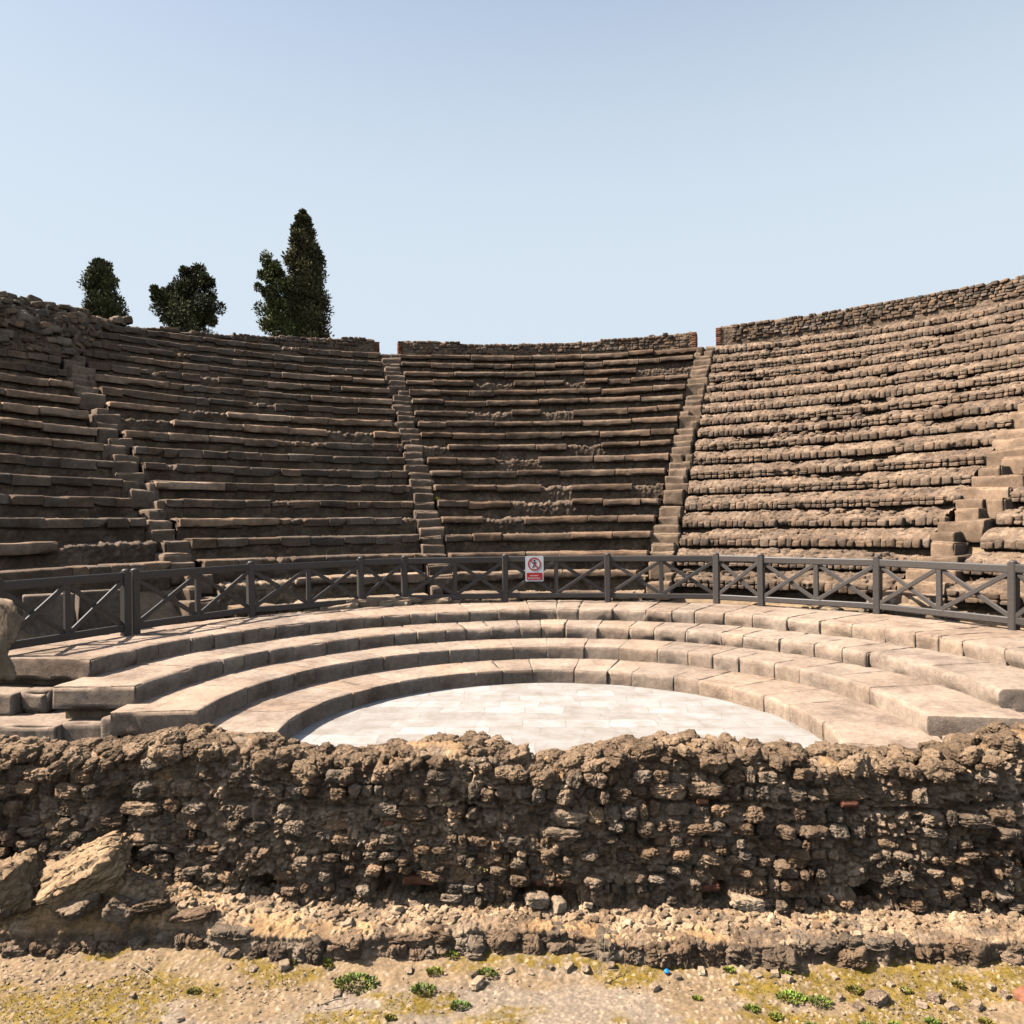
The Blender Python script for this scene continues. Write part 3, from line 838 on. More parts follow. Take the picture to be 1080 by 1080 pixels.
for i in range(len(PST) - 1):
    if i == 1: continue                       # twin posts stand side by side
    p, q = np.array(PST[i]), np.array(PST[i+1]); d = q - p; L = np.linalg.norm(d); d /= L
    p = p + d*.053; q = q - d*.053
    def fp(s, z): c = p + (q - p)*s; return (c[0], c[1], z)
    g = random.uniform(.85, 1.15); T = lambda V: np.full((len(V), 3), g)
    zt, zb = FZ + FH - .085 + random.uniform(-.018, .012), FZ + .17 + random.uniform(-.02, .02)
    V, Fc = bar(fp(0, zt), fp(1, zt), .07, .14); meshobj('top_rail', V, Fc, M_FENCE, fence, tint=T(V), smooth=False)
    V, Fc = bar(fp(0, zb), fp(1, zb), .07, .12); meshobj('bottom_rail', V, Fc, M_FENCE, fence, tint=T(V), smooth=False)
    nb = 2 if L > 1.3 else 1
    hw = .025/(L - .1)
    if nb == 2:
        V, Fc = bar(fp(.5, zb + .06), fp(.5, zt - .07), .06, .10, up=(d[0], d[1], 0)); meshobj('baluster', V, Fc, M_FENCE, fence, tint=T(V), smooth=False)
    nrm = np.array([d[1], -d[0]])*.018
    for j in range(nb):
        s0 = j/nb + (hw if j else 0); s1 = (j + 1)/nb - (hw if j < nb - 1 else 0)
        for sg, (za, zc) in ((1, (zb + .07, zt - .08)), (-1, (zt - .08, zb + .07))):
            a = np.array(fp(s0 + .01, za)); b = np.array(fp(s1 - .01, zc)); o3 = np.array([nrm[0], nrm[1], 0])*sg
            V, Fc = bar(a + o3, b + o3, .034, .08); meshobj('brace', V, Fc, M_FENCE, fence, tint=T(V), smooth=False)

# ------------------------------------------------------------------ warning sign on the fence
def sign():
    a = np.array(PST[6]); b = np.array(PST[7]); d = (b - a)/np.linalg.norm(b - a); nrm = np.array([d[1], -d[0]])  # towards the stage
    c = a + d*(.70); org = np.array([c[0] + nrm[0]*.05, c[1] + nrm[1]*.05, 0])
    ztop = FZ + FH - .005; W_, H_ = .43, .60
    root = empty('warning_sign', (org[0], org[1], ztop - H_), 'white sign with a red no walking symbol and red text panel, hung on the fence', 'sign')
    def w3(px, pz, dep): return (org[0] + d[0]*px + nrm[0]*dep, org[1] + d[1]*px + nrm[1]*dep, ztop - H_ + pz)
    def flat(name, pts, d0, d1, mat, par):
        n = len(pts); V = [w3(x, z, d0) for x, z in pts] + [w3(x, z, d1) for x, z in pts]
        F = [tuple(range(n))[::-1], tuple(range(n, 2*n))] + [(i, (i+1) % n, n + (i+1) % n, n + i) for i in range(n)]
        return meshobj(name, V, F, mat, par, smooth=False)
    def rrect(x0, z0, x1, z1, r):
        o = []
        for cx, cz, a0 in ((x1-r, z1-r, 0), (x0+r, z1-r, 90), (x0+r, z0+r, 180), (x1-r, z0+r, 270)):
            for q in range(6): t = R(a0 + q*18); o.append((cx + r*math.cos(t), cz + r*math.sin(t)))
        return o
    board = flat('board', rrect(-W_/2, 0, W_/2, H_, .03), 0, .012, M_WHITE, root)
    cz, r1, r0 = .41, .155, .125
    V = []; n = 48
    for dep in (.0125, .016):
        for rr in (r0, r1):
            V += [w3(rr*math.cos(2*math.pi*q/n), cz + rr*math.sin(2*math.pi*q/n), dep) for q in range(n)]
    F = []
    for q in range(n):
        e = (q + 1) % n
        F += [(2*n + q, 2*n + e, 3*n + e, 3*n + q), (n + q, n + e, 3*n + e, 3*n + q), (q, e, 2*n + e, 2*n + q)]
    meshobj('prohibition_ring', V, F, M_RED, root, smooth=False)
    def seg(x0, z0, x1, z1, t):
        L = math.hypot(x1-x0, z1-z0); nx, nz = -(z1-z0)/L*t/2, (x1-x0)/L*t/2
        return [(x0+nx, z0+nz), (x0-nx, z0-nz), (x1-nx, z1-nz), (x1+nx, z1+nz)]
    flat('slash', seg(-.094, cz + .094, .094, cz - .094, .024), .0125, .0175, M_RED, root)
    parts = []
    for j, s in enumerate([seg(0, cz + .045, .012, cz - .025, .042), seg(.0, cz + .03, -.05, cz + .01, .02), (seg(.005, cz + .035, .055, cz + .02, .02)),
              seg(.01, cz - .02, .055, cz - .075, .026), seg(.0, cz - .02, -.045, cz - .085, .026),
              [(.004 + .022*math.cos(2*math.pi*q/12), cz + .076 + .022*math.sin(2*math.pi*q/12)) for q in range(12)]]):
        n = len(s); dd = .0130 + .0006*j
        V = [w3(x, z, .0125) for x, z in s] + [w3(x, z, dd) for x, z in s]
        parts.append((np.array(V), s, n))
    Vs = []; F = []; o_ = 0
    for V, s, n in parts:
        Vs.append(V); F += [tuple(o_ + n + i for i in range(n))] + [(o_+i, o_+(i+1) % n, o_+n+(i+1) % n, o_+n+i) for i in range(n)]; o_ += 2*n
    meshobj('walking_figure', np.concatenate(Vs), F, M_BLACK, root, smooth=False)
    pan = flat('text_panel', rrect(-.185, .035, .185, .205, .008), .0125, .0155, M_RED, root)
    Vs = []; F = []; o_ = 0
    rt = random.Random(5)
    for row, (zc, hh, x0, x1) in enumerate(((.135, .026, -.10, .10), (.075, .03, -.155, .155))):
        x = x0
        while x < x1 - .015:
            l = rt.uniform(.018, .03)
            for s in (seg(x, zc - hh/2, x, zc + hh/2, .008), seg(x + .004, zc + (hh/2 - .004)*rt.choice((1, -1, 0)), x + l - .006, zc + (hh/2 - .004)*rt.choice((1, -1, 0)), .008)):
                V = [w3(a_, b_, .0162) for a_, b_ in s]; Vs.append(np.array(V)); F.append(tuple(range(o_, o_ + 4))); o_ += 4
            x += l + .004
    meshobj('lettering', np.concatenate(Vs), F, M_WHITE, pan, smooth=False)
sign()

# ------------------------------------------------------------------ separate blocks and slabs
def place_block(name, label, cat, c, L, W, H, rot, mat, seed, group=None, tint=1., tilt=(0, 0), **kw):
    V, Fc = block(L, W, H, seed=seed, **kw)
    M = Matrix.Rotation(rot, 3, 'Z') @ Matrix.Rotation(tilt[0], 3, 'X') @ Matrix.Rotation(tilt[1], 3, 'Y')
    V = V @ np.array(M).T + np.array(c)
    o = meshobj(name, V, Fc, mat, None, c, np.full((len(V), 3), tint))
    return setp(o, label, cat, group)

# upright parapet slabs behind the fence at the left
for n_, (x0, x1, yt, lab) in enumerate([(22, 78, 627, 'leftmost upright tan slab, beside the carved stone at the left edge'),
                                    (80, 129, 623, 'upright tan slab just left of the twin fence posts'),
                                    (152, 198, 613, 'upright tan slab just right of the twin fence posts'),
                                    (203, 262, 609, 'upright tan slab ending at the fourth fence post from the left')]):
    A = at_z((x0), yt, 1.72); B = at_z(x1, yt - 3, 1.72)
    k_ = 8.62/np.hypot(*((A + B)[:2]/2)); c = (A + B)/2
    dx, dy = (B - A)[:2]; L = math.hypot(dx, dy)
    place_block('parapet_slab', lab, 'stone slab', (c[0], c[1], FZ - .05), L*.98, .28, .80, math.atan2(dy, dx), M_FRONT, 500 + n_, 'upright slabs behind the left fence',
                .72 - .04*(n_ % 2), rd=.04, res=.06, rough=.014, chip=.06, wob=.02)
# flat broken stones lying at the foot of the fence
fs = [(330, 634, .9, .45, 'flat broken stone at the fence foot, leftmost of the flat stones'), (398, 634, .35, .2, 'small ochre stone under the narrow fence panel'),
      (413, 634, .55, .4, 'flat tilted stone lying under the narrow fence panel'), (452, 631, .75, .3, 'long flat stone behind the fence left of the sign'),
      (476, 632, .3, .3, 'short stone between two flat stones behind the fence'), (493, 631, .5, .3, 'rough flat stone in the middle of the stones left of the sign'),
      (517, 632, .55, .3, 'flat stone next to the post left of the sign'), (541, 631, .3, .2, 'little round stone directly beneath the sign')]
for n_, (x, y, L, W, lab) in enumerate(fs):
    c = at_z(x, y, FZ + .05); r_ = math.hypot(c[0], c[1]); c[:2] *= (8.32 if x < 350 else 8.2)/r_
    c[2] = FZ - .01
    place_block('flat_stone', lab, 'stone', tuple(c), L, W, .16, random.uniform(-.3, .3) + (.5 if x < 350 else 0), M_ROCK, 540 + n_, 'flat stones behind the fence', .95, (random.uniform(-.15, .15), random.uniform(-.1, .1)),
                rd=.06, res=.05, rough=.02, chip=.09, wob=.03)
for n_, (x, y, L, lab) in enumerate([(955, 640, .9, 'broken slab behind the right fence under the big block stairway'), (990, 632, .8, 'tilted slab behind the right fence in a dark hollow'),
                                  (1022, 640, .7, 'ochre stone behind the fence panel at the right edge'), (1050, 634, .8, 'long slab behind the fence at the right edge'), (850, 640, .8, 'thin flat stone at the foot of the right fence')]):
    c = at_z(x, y, FZ + .1); r_ = math.hypot(c[0], c[1]); c[:2] *= 8.75/r_; c[2] = FZ - .02
    place_block('broken_slab', lab, 'stone', tuple(c), L, .5, .30 if x > 900 else .1, random.uniform(-1.4, -.6), M_ROCK, 570 + n_, 'broken slabs behind the right fence', .8, (random.uniform(-.3, .3), random.uniform(-.25, .25)),
                rd=.06, res=.06, rough=.02, chip=.09, wob=.03)

# blocks at the left ends of the steps
def end_block(x0, x1, yt, z, dep, H, lab, seed, rd=.04, tint=.95, **kw):
    A = at_z(x0, yt, z); B = at_z(x1, yt, z); c = (A + B)/2
    dx, dy = (B - A)[:2]
    rot = math.atan2(dy, dx); cc = (c[0] - math.sin(rot)*dep/2, c[1] + math.cos(rot)*dep/2, z - H)
    place_block('stone_block', lab, 'stone block', cc, math.hypot(dx, dy)*.99, dep, H, rot, M_FRONT, seed, 'loose blocks beside the steps', tint,
                rd=rd, res=.05, rough=.008, chip=.04, wob=.012, **kw)
end_block(-60, 62, 765, .25, .9, .5, 'long low block at the left edge just above the ruined wall', 601)
end_block(63, 122, 762, .26, .9, .5, 'square low block right of the long one at the lower left', 602, .05)
end_block(-50, 15, 731, .56, .7, .32, 'upper grey block cut off by the left edge', 603)
end_block(18, 50, 729, .56, .7, .32, 'small rounded upper block below the carved stone', 604, .07)
end_block(105, 122, 757, .34, .3, .36, 'little stone wedged at the left end of the second step', 605, .05)
# right-hand end stones
end_block(990, 1046, 772, .3, .7, .5, 'pale low block at the right, under the end of the second step', 606, .06, 1.1)
end_block(1068, 1110, 752, .45, .5, .5, 'round-edged block at the right edge under the third step', 607, .10, 1.0)

def carved():
    d = 9.25
    prof = [(-45, 634), (2, 631), (16, 634), (25, 642), (27, 652), (24, 662), (19, 671), (16, 682), (15, 694), (19, 701), (22, 710), (21, 720), (-45, 724)]
    pts = np.array([at_depth(x, y, d) for x, y in prof])
    # densify the outline, several slices through the thickness
    dens = []
    for a, b in zip(pts, np.roll(pts, -1, 0)):
        n = max(2, int(np.linalg.norm(b - a)/.035))
        dens += [a + (b - a)*q/n for q in range(n)]
    o = np.array(dens); n = len(o); cen = o.mean(0)
    V = []; prof2 = [(.0, .85), (.03, .94), (.08, .99), (.16, 1.0), (.3, 1.0), (.42, .98), (.48, .93), (.5, .85)]
    for dy, s in prof2:
        q = cen + (o - cen)*s; q = q + np.array([-.85, .5, 0])*dy; V.append(q)
    V = np.concatenate(V); m = len(prof2)
    F = [(j*n + i, j*n + (i+1) % n, (j+1)*n + (i+1) % n, (j+1)*n + i) for j in range(m-1) for i in range(n)] + [tuple(range(n))[::-1], tuple(range((m-1)*n, m*n))]
    dsp = np.stack([fbm(V*5 + 11*i, 4, 61 + i) - .5 for i in range(3)], 1)*.16
    V = V + dsp + np.stack([fbm(V*22 + 7*i, 3, 64 + i) - .5 for i in range(3)], 1)*.05
    ob = meshobj('carved_stone', V, F, M_ROCK, None, tuple(pts[-1]), np.full((len(V), 3), .8))
    setp(ob, 'eroded carved tufa support with a bulging top at the left end of the fence', 'carved stone')
carved()

# ------------------------------------------------------------------ ruined wall in the foreground
WY = -4.0
def on_wall(x, y, wy=WY):
    l, u = ray(x, y); c, s = math.cos(R(YAW)), math.sin(R(YAW)); d = (CY + wy)/(c + l*s)
    return at_depth(x, y, d)
CRX = [-200, 0, 50, 100, 150, 190, 235, 280, 330, 400, 440, 500, 530, 560, 620, 680, 715, 760, 830, 900, 960, 1010, 1040, 1080, 1280]
CRY = [778, 779, 778, 783, 774, 766, 771, 774, 789, 788, 779, 776, 783, 792, 785, 776, 769, 778, 785, 786, 792, 783, 770, 763, 760]
_cp = [on_wall(x, y, WY + .32) for x, y in zip(CRX, CRY)]
CX_ = np.array([p[0] for p in _cp]); CZ_ = np.array([p[2] for p in _cp]) - .085

def fore_wall():
    def ax(lo, hi, st): return list(np.arange(lo, hi, st))
    u = np.array(ax(-7.5, -4.5, .03) + ax(-4.5, 4.5, .0066) + ax(4.5, 7.5, .03))
    prof = [(-.03, -.30, .02), (.0, .0, .0064), (.115, .90, .0064), (.150, .965, .0064), (.25, 1.0, .008), (.40, .985, .014), (.56, .93, .02), (.62, .80, .03), (.64, -.2, .08)]
    p, T = path_resample(prof, .007); n = path_normals(p)
    for _ in range(6):
        n[1:-1] = (n[:-2] + n[1:-1] + n[2:])/3
    n /= np.linalg.norm(n, axis=1, keepdims=True)
    S = u[None, :] + 0*T[:, None]; TT = T[:, None] + 0*u[None, :]
    zc = np.interp(u, CX_, CZ_)[None, :]
    pz = p[:, 1][:, None]
    w_ = sstep(pz, .45, .95)
    q = P3(S, TT, 0)
    irr = sstep(fbm(q*np.array([.9, 1.3, 1]), 3, 201) + .30*(1 - sstep(pz, .25, .62)) + .35*sstep(T[:, None], 1.22, 1.34), .52, .68)
    topf = sstep(T[:, None], 1.16, 1.30)
    h, sid, pr = stones(S, TT + .02, 210, ch=.118, cw=.170, depth=.058, miss=.09, rough=.012, irr=irr, bevel=.26)
    h = (h*.45 - .05)*(1 - .7*topf) + topf*(fbm(q*3.4, 3, 231) - .5)*.10
    rid = np.abs(fbm(P3(S*13, TT*13, 2.), 4, 230, .62) - .5)*2; rid2 = np.abs(fbm(P3(S*34, TT*34, 5.), 4, 232, .65) - .5)*2
    h = h + ((.30 - rid)*.075*(.45 + .55*pr) + (.30 - rid2)*.034)*(1 - .6*topf)
    h = h - sstep(vn(P3(S*31, TT*31, 8.), 233), .70, .88)*.022*(.5 + pr)*(1 - topf)
    # second, finer rubble and knobs
    f1, f2, wid = worley2(S/.055, TT/.05, 215)
    kn = np.sqrt(np.clip((f2 - f1)*1.8 - .1, 0, 1))
    h = h + (kn - .45)*.026*(1 - .5*topf)*sstep(fbm(q*2.2, 3, 216), .42, .6)*(1 - .4*pr)
    big_ = (fbm(P3(S, .5 + 0*TT, 0)*1.6, 3, 217) - .5)*.12
    hx = u; hf = big_[0]
    h = h + big_ + (fbm(q*1.9, 3, 234) - .5)*.05 + (fbm(q*5.5, 3, 218) - .5)*.045
    # pits
    pit = sstep(fbm(q*np.array([8, 9, 1]), 3, 219), .58, .68); h = h - pit*.06
    # long eroded bed joint
    jz = .615 + .025*np.sin(S*2.3) + (vn(P3(S*3, 0, 0), 220) - .5)*.05
    gate = sstep(fbm(P3(S*.8, 3, 0), 2, 221), .38, .52)
    h = h - np.exp(-((pz - jz)/.018)**2)*.075*gate*(pz < .9)
    # voids at the foot of the wall
    HOLES = [(257, 927, 290, 947, .30), (392, 922, 440, 948, .34), (430, 934, 472, 949, .30), (545, 936, 608, 949, .22), (742, 936, 764, 953, .22), (905, 934, 929, 956, .36),
             (105, 838, 135, 866, .11), (235, 838, 262, 850, .12), (545, 862, 575, 884, .06)]
    VOIDS = [q_[:4] for q_ in HOLES]
    for (x0, y0, x1, y1, dp) in HOLES:
        a = on_wall(x0, y1); b = on_wall(x1, y0)
        nx = (vn(P3(S*14, TT*14, 3), 223) - .5)*.06
        m = sstep(S + nx, a[0] - .012, a[0] + .012)*(1 - sstep(S + nx, b[0] - .012, b[0] + .012))*sstep(pz + nx, a[2] - .03, a[2] - .01)*(1 - sstep(pz + nx, b[2] - .012, b[2] + .012))*(T[:, None] < 1.25)
        h = h - m*dp
    Y = WY + p[:, 0][:, None] + n[:, 0][:, None]*h
    Z = pz + n[:, 1][:, None]*h + (zc - .985)*w_
    X = S + (fbm(q*6, 3, 224) - .5)*.03
    V = np.stack([X, Y, Z], -1)
    t = stone_tint(sid, pr, lo=.80, hi=1.55, mortar=(.86, .76, .62))
    topm = sstep(T[:, None], 1.18, 1.30)*sstep(fbm(q*4, 3, 225), .40, .58)
    t = mixc(t, np.array([1.30, 1.10, .82]), topm*.8)
    stain = fbm(q*np.array([1.1, 1.6, 1]) + 60, 4, 226); t = t*(.70 + .6*stain)[..., None]
    orange = .5*sstep(fbm(q*np.array([3, 4, 1]) + 90, 3, 227), .66, .78); t = t*(1 - orange[..., None]*(1 - np.array([1.3, 1.0, .72])))
    def void(x_, z_):
        for a_, b_ in VO:
            if a_[0] - .03 < x_ < b_[0] + .03 and a_[2] - .02 < z_ < b_[2] + .02: return True
        return False
    VO = [(on_wall(x0, y1), on_wall(x1, y0)) for x0, y0, x1, y1 in VOIDS]
    g = np.random.default_rng(271); SB = Stones()
    zc_ = -.10; j = 0
    while zc_ < .93:
        fine = zc_ < .36
        hgt = g.uniform(.060, .085) if fine else g.uniform(.098, .128)
        x_ = -5.6 + g.uniform(0, .1)
        while x_ < 5.6:
            wd = (g.uniform(.05, .15) if fine else g.uniform(.08, .22))*(1 if g.random() > .12 else 1.5)
            zz = zc_ + hgt/2 + .045*(vn(np.array([[x_*.9, j*.25, 1.]]), 272)[0] - .5) + g.normal(0, .006)
            big = vn(np.array([[x_*1.3, zz*2.2, 7.]]), 273)[0]
            lim = float(np.interp(x_, CX_, CZ_)) - .06
            if not void(x_ + wd/2, zz) and zz < lim and g.random() > (.10 if not fine else .16) + .25*(big < .28):
                M_ = np.array(Matrix.Rotation(g.normal(0, .10), 3, 'Y') @ Matrix.Rotation(g.normal(-.10, .22), 3, 'Z') @ Matrix.Rotation(g.normal(-.20, .18), 3, 'X'))
                out_ = (g.uniform(-.02, .075) if g.random() > .15 else g.uniform(.06, .11)) + .05*(big - .5)
                dp = g.uniform(.11, .17)
                jx = float(np.interp(x_, hx, hf))
                b = g.uniform(.62, 1.28); w_ = g.uniform(-.08, .14)
                SB.add(HI[g.integers(len(HI))], (wd*g.uniform(.78, .98), dp, hgt*g.uniform(.74, 1.04)), M_, (x_ + wd/2, WY + dp/2 - out_ - jx*.8 - .005 + .115*max(0, zz)/.9, zz), (b*(1 + w_), b, b*(1 - w_)))
            x_ += wd*g.uniform(.96, 1.06)
        zc_ += hgt*.985; j += 1
        if abs(zc_ - .62) < .055: zc_ += .022
    # crest stones sunk in the earthy top
    for _ in range(620):
        x_ = g.uniform(-5.4, 5.4); e = g.random(); ss = .05 + .13*g.random()**1.6
        zt_ = float(np.interp(x_, CX_, CZ_)) + .01
        yy = WY + .07 + .50*e; zz = zt_ + .010 - .11*(1 - min(1, e*4))*.8 - .10*max(0, e - .7)/.3*.6 - ss*.12
        M_ = np.array(Matrix.Rotation(g.uniform(-.5, .5), 3, 'Y') @ Matrix.Rotation(g.uniform(-1.5, 1.5), 3, 'Z') @ Matrix.Rotation(g.uniform(-.5, .5), 3, 'X'))
        b = g.uniform(.6, 1.25)
        SB.add(HI[g.integers(len(HI))], (ss*1.35, ss, ss*.8), M_, (x_, yy, zz), (b*1.06, b, b*.92))
    root = empty('ruined_wall', (0, WY, -.1), 'long ruined wall of dark lava rubble across the foreground', 'wall')
    nv, nu = len(T), len(u); i = np.arange(nv*nu).reshape(nv, nu)
    Vs, Fs, Ts = SB.arrays()
    meshobj('masonry', np.concatenate([V.reshape(-1, 3), Vs]), np.concatenate([grid_faces(nv, nu), Fs + nv*nu]), M_LAVA, root, tint=np.concatenate([t.reshape(-1, 3), Ts]))
    for j, (x0, y0, x1, y1) in enumerate([(424, 926, 456, 934), (565, 929, 592, 936), (738, 935, 761, 941), (893, 850, 912, 857), (738, 848, 750, 853), (402, 870, 412, 874)]):
        a = on_wall(x0, y1, WY - .02); b = on_wall(x1, y0, WY - .02)
        Vb, Fb = block(b[0] - a[0], .14, b[2] - a[2], rd=.006, res=.02, rough=.004, chip=.02, seed=700 + j, wob=.006)
        Vb = Vb + np.array([(a[0] + b[0])/2, WY + .055 + .115*max(0, a[2])/.9, a[2]])
        meshobj('brick_fragment', Vb, Fb, M_BRICK, root, tint=np.full((len(Vb), 3), .85))
fore_wall()

def ledge():
    u = np.concatenate([np.arange(-7.5, -4.4, .03), np.arange(-4.4, 4.4, .0072), np.arange(4.4, 7.5, .03)])
    prof = [(-.50, -.40, .02), (-.475, -.165, .0075), (-.445, -.115, .0075), (-.38, -.095, .0075), (.04, -.125, .0075), (.20, -.125, .03)]
    p, T = path_resample(prof, .008); n = path_normals(p)
    for _ in range(5): n[1:-1] = (n[:-2] + n[1:-1] + n[2:])/3
    n /= np.linalg.norm(n, axis=1, keepdims=True)
    S = u[None, :] + 0*T[:, None]; TT = T[:, None] + 0*u[None, :]; q = P3(S, TT, 0)
    top = sstep(TT, .27, .33)
    h, sid, pr = stones(S, TT + .10, 310, ch=.15, cw=.27, depth=.030, miss=.10, rough=.014, irr=np.clip(.75*sstep(fbm(q*1.7, 3, 330), .40, .56), 0, 1), bevel=.30)
    rid = np.abs(fbm(P3(S*11, TT*11, 2.), 4, 331, .62) - .5)*2; rid2 = np.abs(fbm(P3(S*32, TT*32, 5.), 3, 332, .65) - .5)*2
    h = h - .05*(1 - top) + (.30 - rid)*.05*(1 - .3*top) + (.3 - rid2)*.030
    f1, f2, wid = worley2(S/.045, TT/.04, 315); g1, g2, gid = worley2(S/.02, TT/.02, 316)
    peb = np.sqrt(np.clip((f2 - f1)*1.7, 0, 1))*(wid > .45)*.028*wid + np.sqrt(np.clip(.5 - g1, 0, 1))*.010*gid
    h = h*(1 - top*.75) + top*peb + (fbm(q*2, 4, 317) - .5)*.05 + (fbm(q*7, 4, 318) - .5)*.04*(.3 + .7*top)
    edge = (fbm(P3(S*1.3, 0, 0), 3, 319) - .5)*.16
    bite = sstep(fbm(P3(S*1.1, 7, 0), 3, 320), .56, .66)*.09
    Y = WY + p[:, 0][:, None] + n[:, 0][:, None]*h + (edge + bite)*(1 - sstep(p[:, 0][:, None], -.35, .0))
    mound = sstep(-S, 2.15, 3.6)*.25*sstep(p[:, 0][:, None], -.42, -.12) + .05*sstep(-S, 1.2, 2.4)*sstep(p[:, 0][:, None], -.5, -.2)
    Z = p[:, 1][:, None] + n[:, 1][:, None]*h + mound
    V = np.stack([S + (fbm(q*8, 2, 321) - .5)*.02, Y, Z], -1)
    t = stone_tint(sid, pr, lo=.8, hi=1.25, mortar=(1.1, 1., .85))*.95
    tt = np.stack([1.75 + .9*(wid - .5), 1.66 + .85*(wid - .5), 1.50 + .75*(wid - .5)], -1)
    ochre = sstep(fbm(q*np.array([2, 3, 1]), 4, 322), .54, .68)
    tt = tt*(1 - ochre[..., None]*(1 - np.array([.97, .88, .72])))
    t = mixc(t, tt, top*sstep(fbm(q*5, 3, 323), .28, .5))
    g = np.random.default_rng(341); SB = Stones(); eb = (edge + bite)[0]
    for row in (0, 1):
        x_ = -5.4
        while x_ < 5.4:
            big = vn(np.array([[x_*.8, 3., row*9.]]), 342)[0]
            wd = g.uniform(.09, .24)*(.7 + .7*big); hh_ = g.uniform(.10, .17)*(.75 + .5*big) if row == 0 else g.uniform(.06, .11)
            if g.random() > (.08 if row == 0 else .35):
                M_ = np.array(Matrix.Rotation(g.normal(0, .16), 3, 'Y') @ Matrix.Rotation(g.normal(0, .3), 3, 'Z') @ Matrix.Rotation(g.normal(0, .2), 3, 'X'))
                dp = g.uniform(.14, .24); b = g.uniform(.55, 1.15); w_ = g.uniform(-.06, .12)
                mz = .20*float(sstep(np.array(-x_), 2.15, 3.6))*(row == 1)
                SB.add(HI[g.integers(len(HI))], (wd, dp, hh_), M_, (x_ + wd/2, WY - .475 + float(np.interp(x_, u, eb)) + dp/2 - g.uniform(.0, .055) + .02*row, (-.27 + hh_*.42 if row == 0 else -.105 - hh_*.35) + mz), (b*(1 + w_), b, b*(1 - w_)))
            x_ += wd*g.uniform(.94, 1.12)
    for _ in range(3600):                                # broken rubble bedded in the mortar of the top
        x_ = g.uniform(-5., 5.); j_ = int(np.searchsorted(u, x_)); i_ = int(g.integers(int(len(T)*.36), len(T) - 5)); ss = .010 + .050*g.random()**3.0
        M_ = np.array(Matrix.Rotation(g.uniform(-.5, .5), 3, 'Y') @ Matrix.Rotation(g.uniform(-3, 3), 3, 'Z') @ Matrix.Rotation(g.uniform(-.5, .5), 3, 'X'))
        b = g.uniform(.9, 2.0); w_ = g.uniform(-.05, .06)
        SB.add(LO[g.integers(len(LO))], (ss*1.35, ss, ss*.75), M_, V[i_, min(j_, len(u) - 1)], (b*(1 + w_), b*.97, b*.9*(1 - w_)))
    Vs, Fs, Ts = SB.arrays(); nb_ = len(T)*len(u)
    o = meshobj('stone_footing', np.concatenate([V.reshape(-1, 3), Vs]), np.concatenate([grid_faces(len(T), len(u)), Fs + nb_]), M_LAVA, None, (0, WY - .4, -.3), np.concatenate([t.reshape(-1, 3), Ts]))
    setp(o, 'low stone footing with a gravelly top along the base of the ruined wall', 'footing')
ledge()

# boulders resting against the wall at the left
def boulder(name, label, x, y, d, size, rot, mat, seed, tint=1., cat='boulder', group=None, sub=.05, amp=.34):
    c = at_depth(x, y, d)
    L, W, H = size
    V, Fc = stone_variant(1000 + seed, .030 if L > .3 else (.062 if L > .12 else .12), 12, .085, .16)
    V = V*np.array(size)
    if L > .3:
        V = V + np.stack([fbm(V*38 + 5*i + seed, 3, 420 + i, .6) - .5 for i in range(3)], 1)*.030
    M = np.array(Matrix.Rotation(rot[2], 3, 'Z') @ Matrix.Rotation(rot[1], 3, 'Y') @ Matrix.Rotation(rot[0], 3, 'X'))
    V = V @ M.T + c
    o = meshobj(name, V, Fc, mat, None, tuple(c), np.full((len(V), 3), 1.0)*np.array([1.0, .92, .80] if cat == 'boulder' else [1, 1, 1])*tint)
    return setp(o, label, cat, group)
boulder('boulder', 'large tilted tan boulder leaning against the foot of the ruined wall', 88, 922, 5.50, (.62, .36, .27), (R(20), R(-24), R(12)), M_ROCK, 31, 1.0, sub=.013, amp=.18)
boulder('boulder', 'grey-brown boulder at the left edge, cut off by the picture', 6, 934, 5.48, (.44, .36, .38), (R(10), R(-18), R(-5)), M_ROCK, 32, .74, sub=.013, amp=.18)
boulder('boulder', 'rounded lump of mortared rubble on the wall top at the right edge', 1066, 792, 5.95, (.6, .45, .2), (0, R(-8), 0), M_LAVA, 33, 1.15, sub=.018, amp=.18)
boulder('boulder', 'pale rough stone on the footing at the foot of the wall, left of centre', 566, 949, 5.52, (.17, .13, .10), (0, .2, .3), M_ROCK, 34, .85, 'stone', sub=.012)
boulder('boulder', 'pale lying stone on the footing right of the rough stone', 589, 954, 5.50, (.09, .11, .08), (.3, .2, .6), M_ROCK, 35, .95, 'stone', sub=.010)
boulder('boulder', 'whitish stone on the footing beside the square hole at the right', 788, 951, 5.5, (.24, .15, .09), (0, .1, 0), M_ROCK, 36, 1.1, 'stone', sub=.012)
boulder('boulder', 'dark angular stone on the earth bank right of the large boulder', 127, 960, 5.36, (.2, .16, .14), (0, .5, .2), M_LAVA, 37, .9, 'stone', sub=.012)

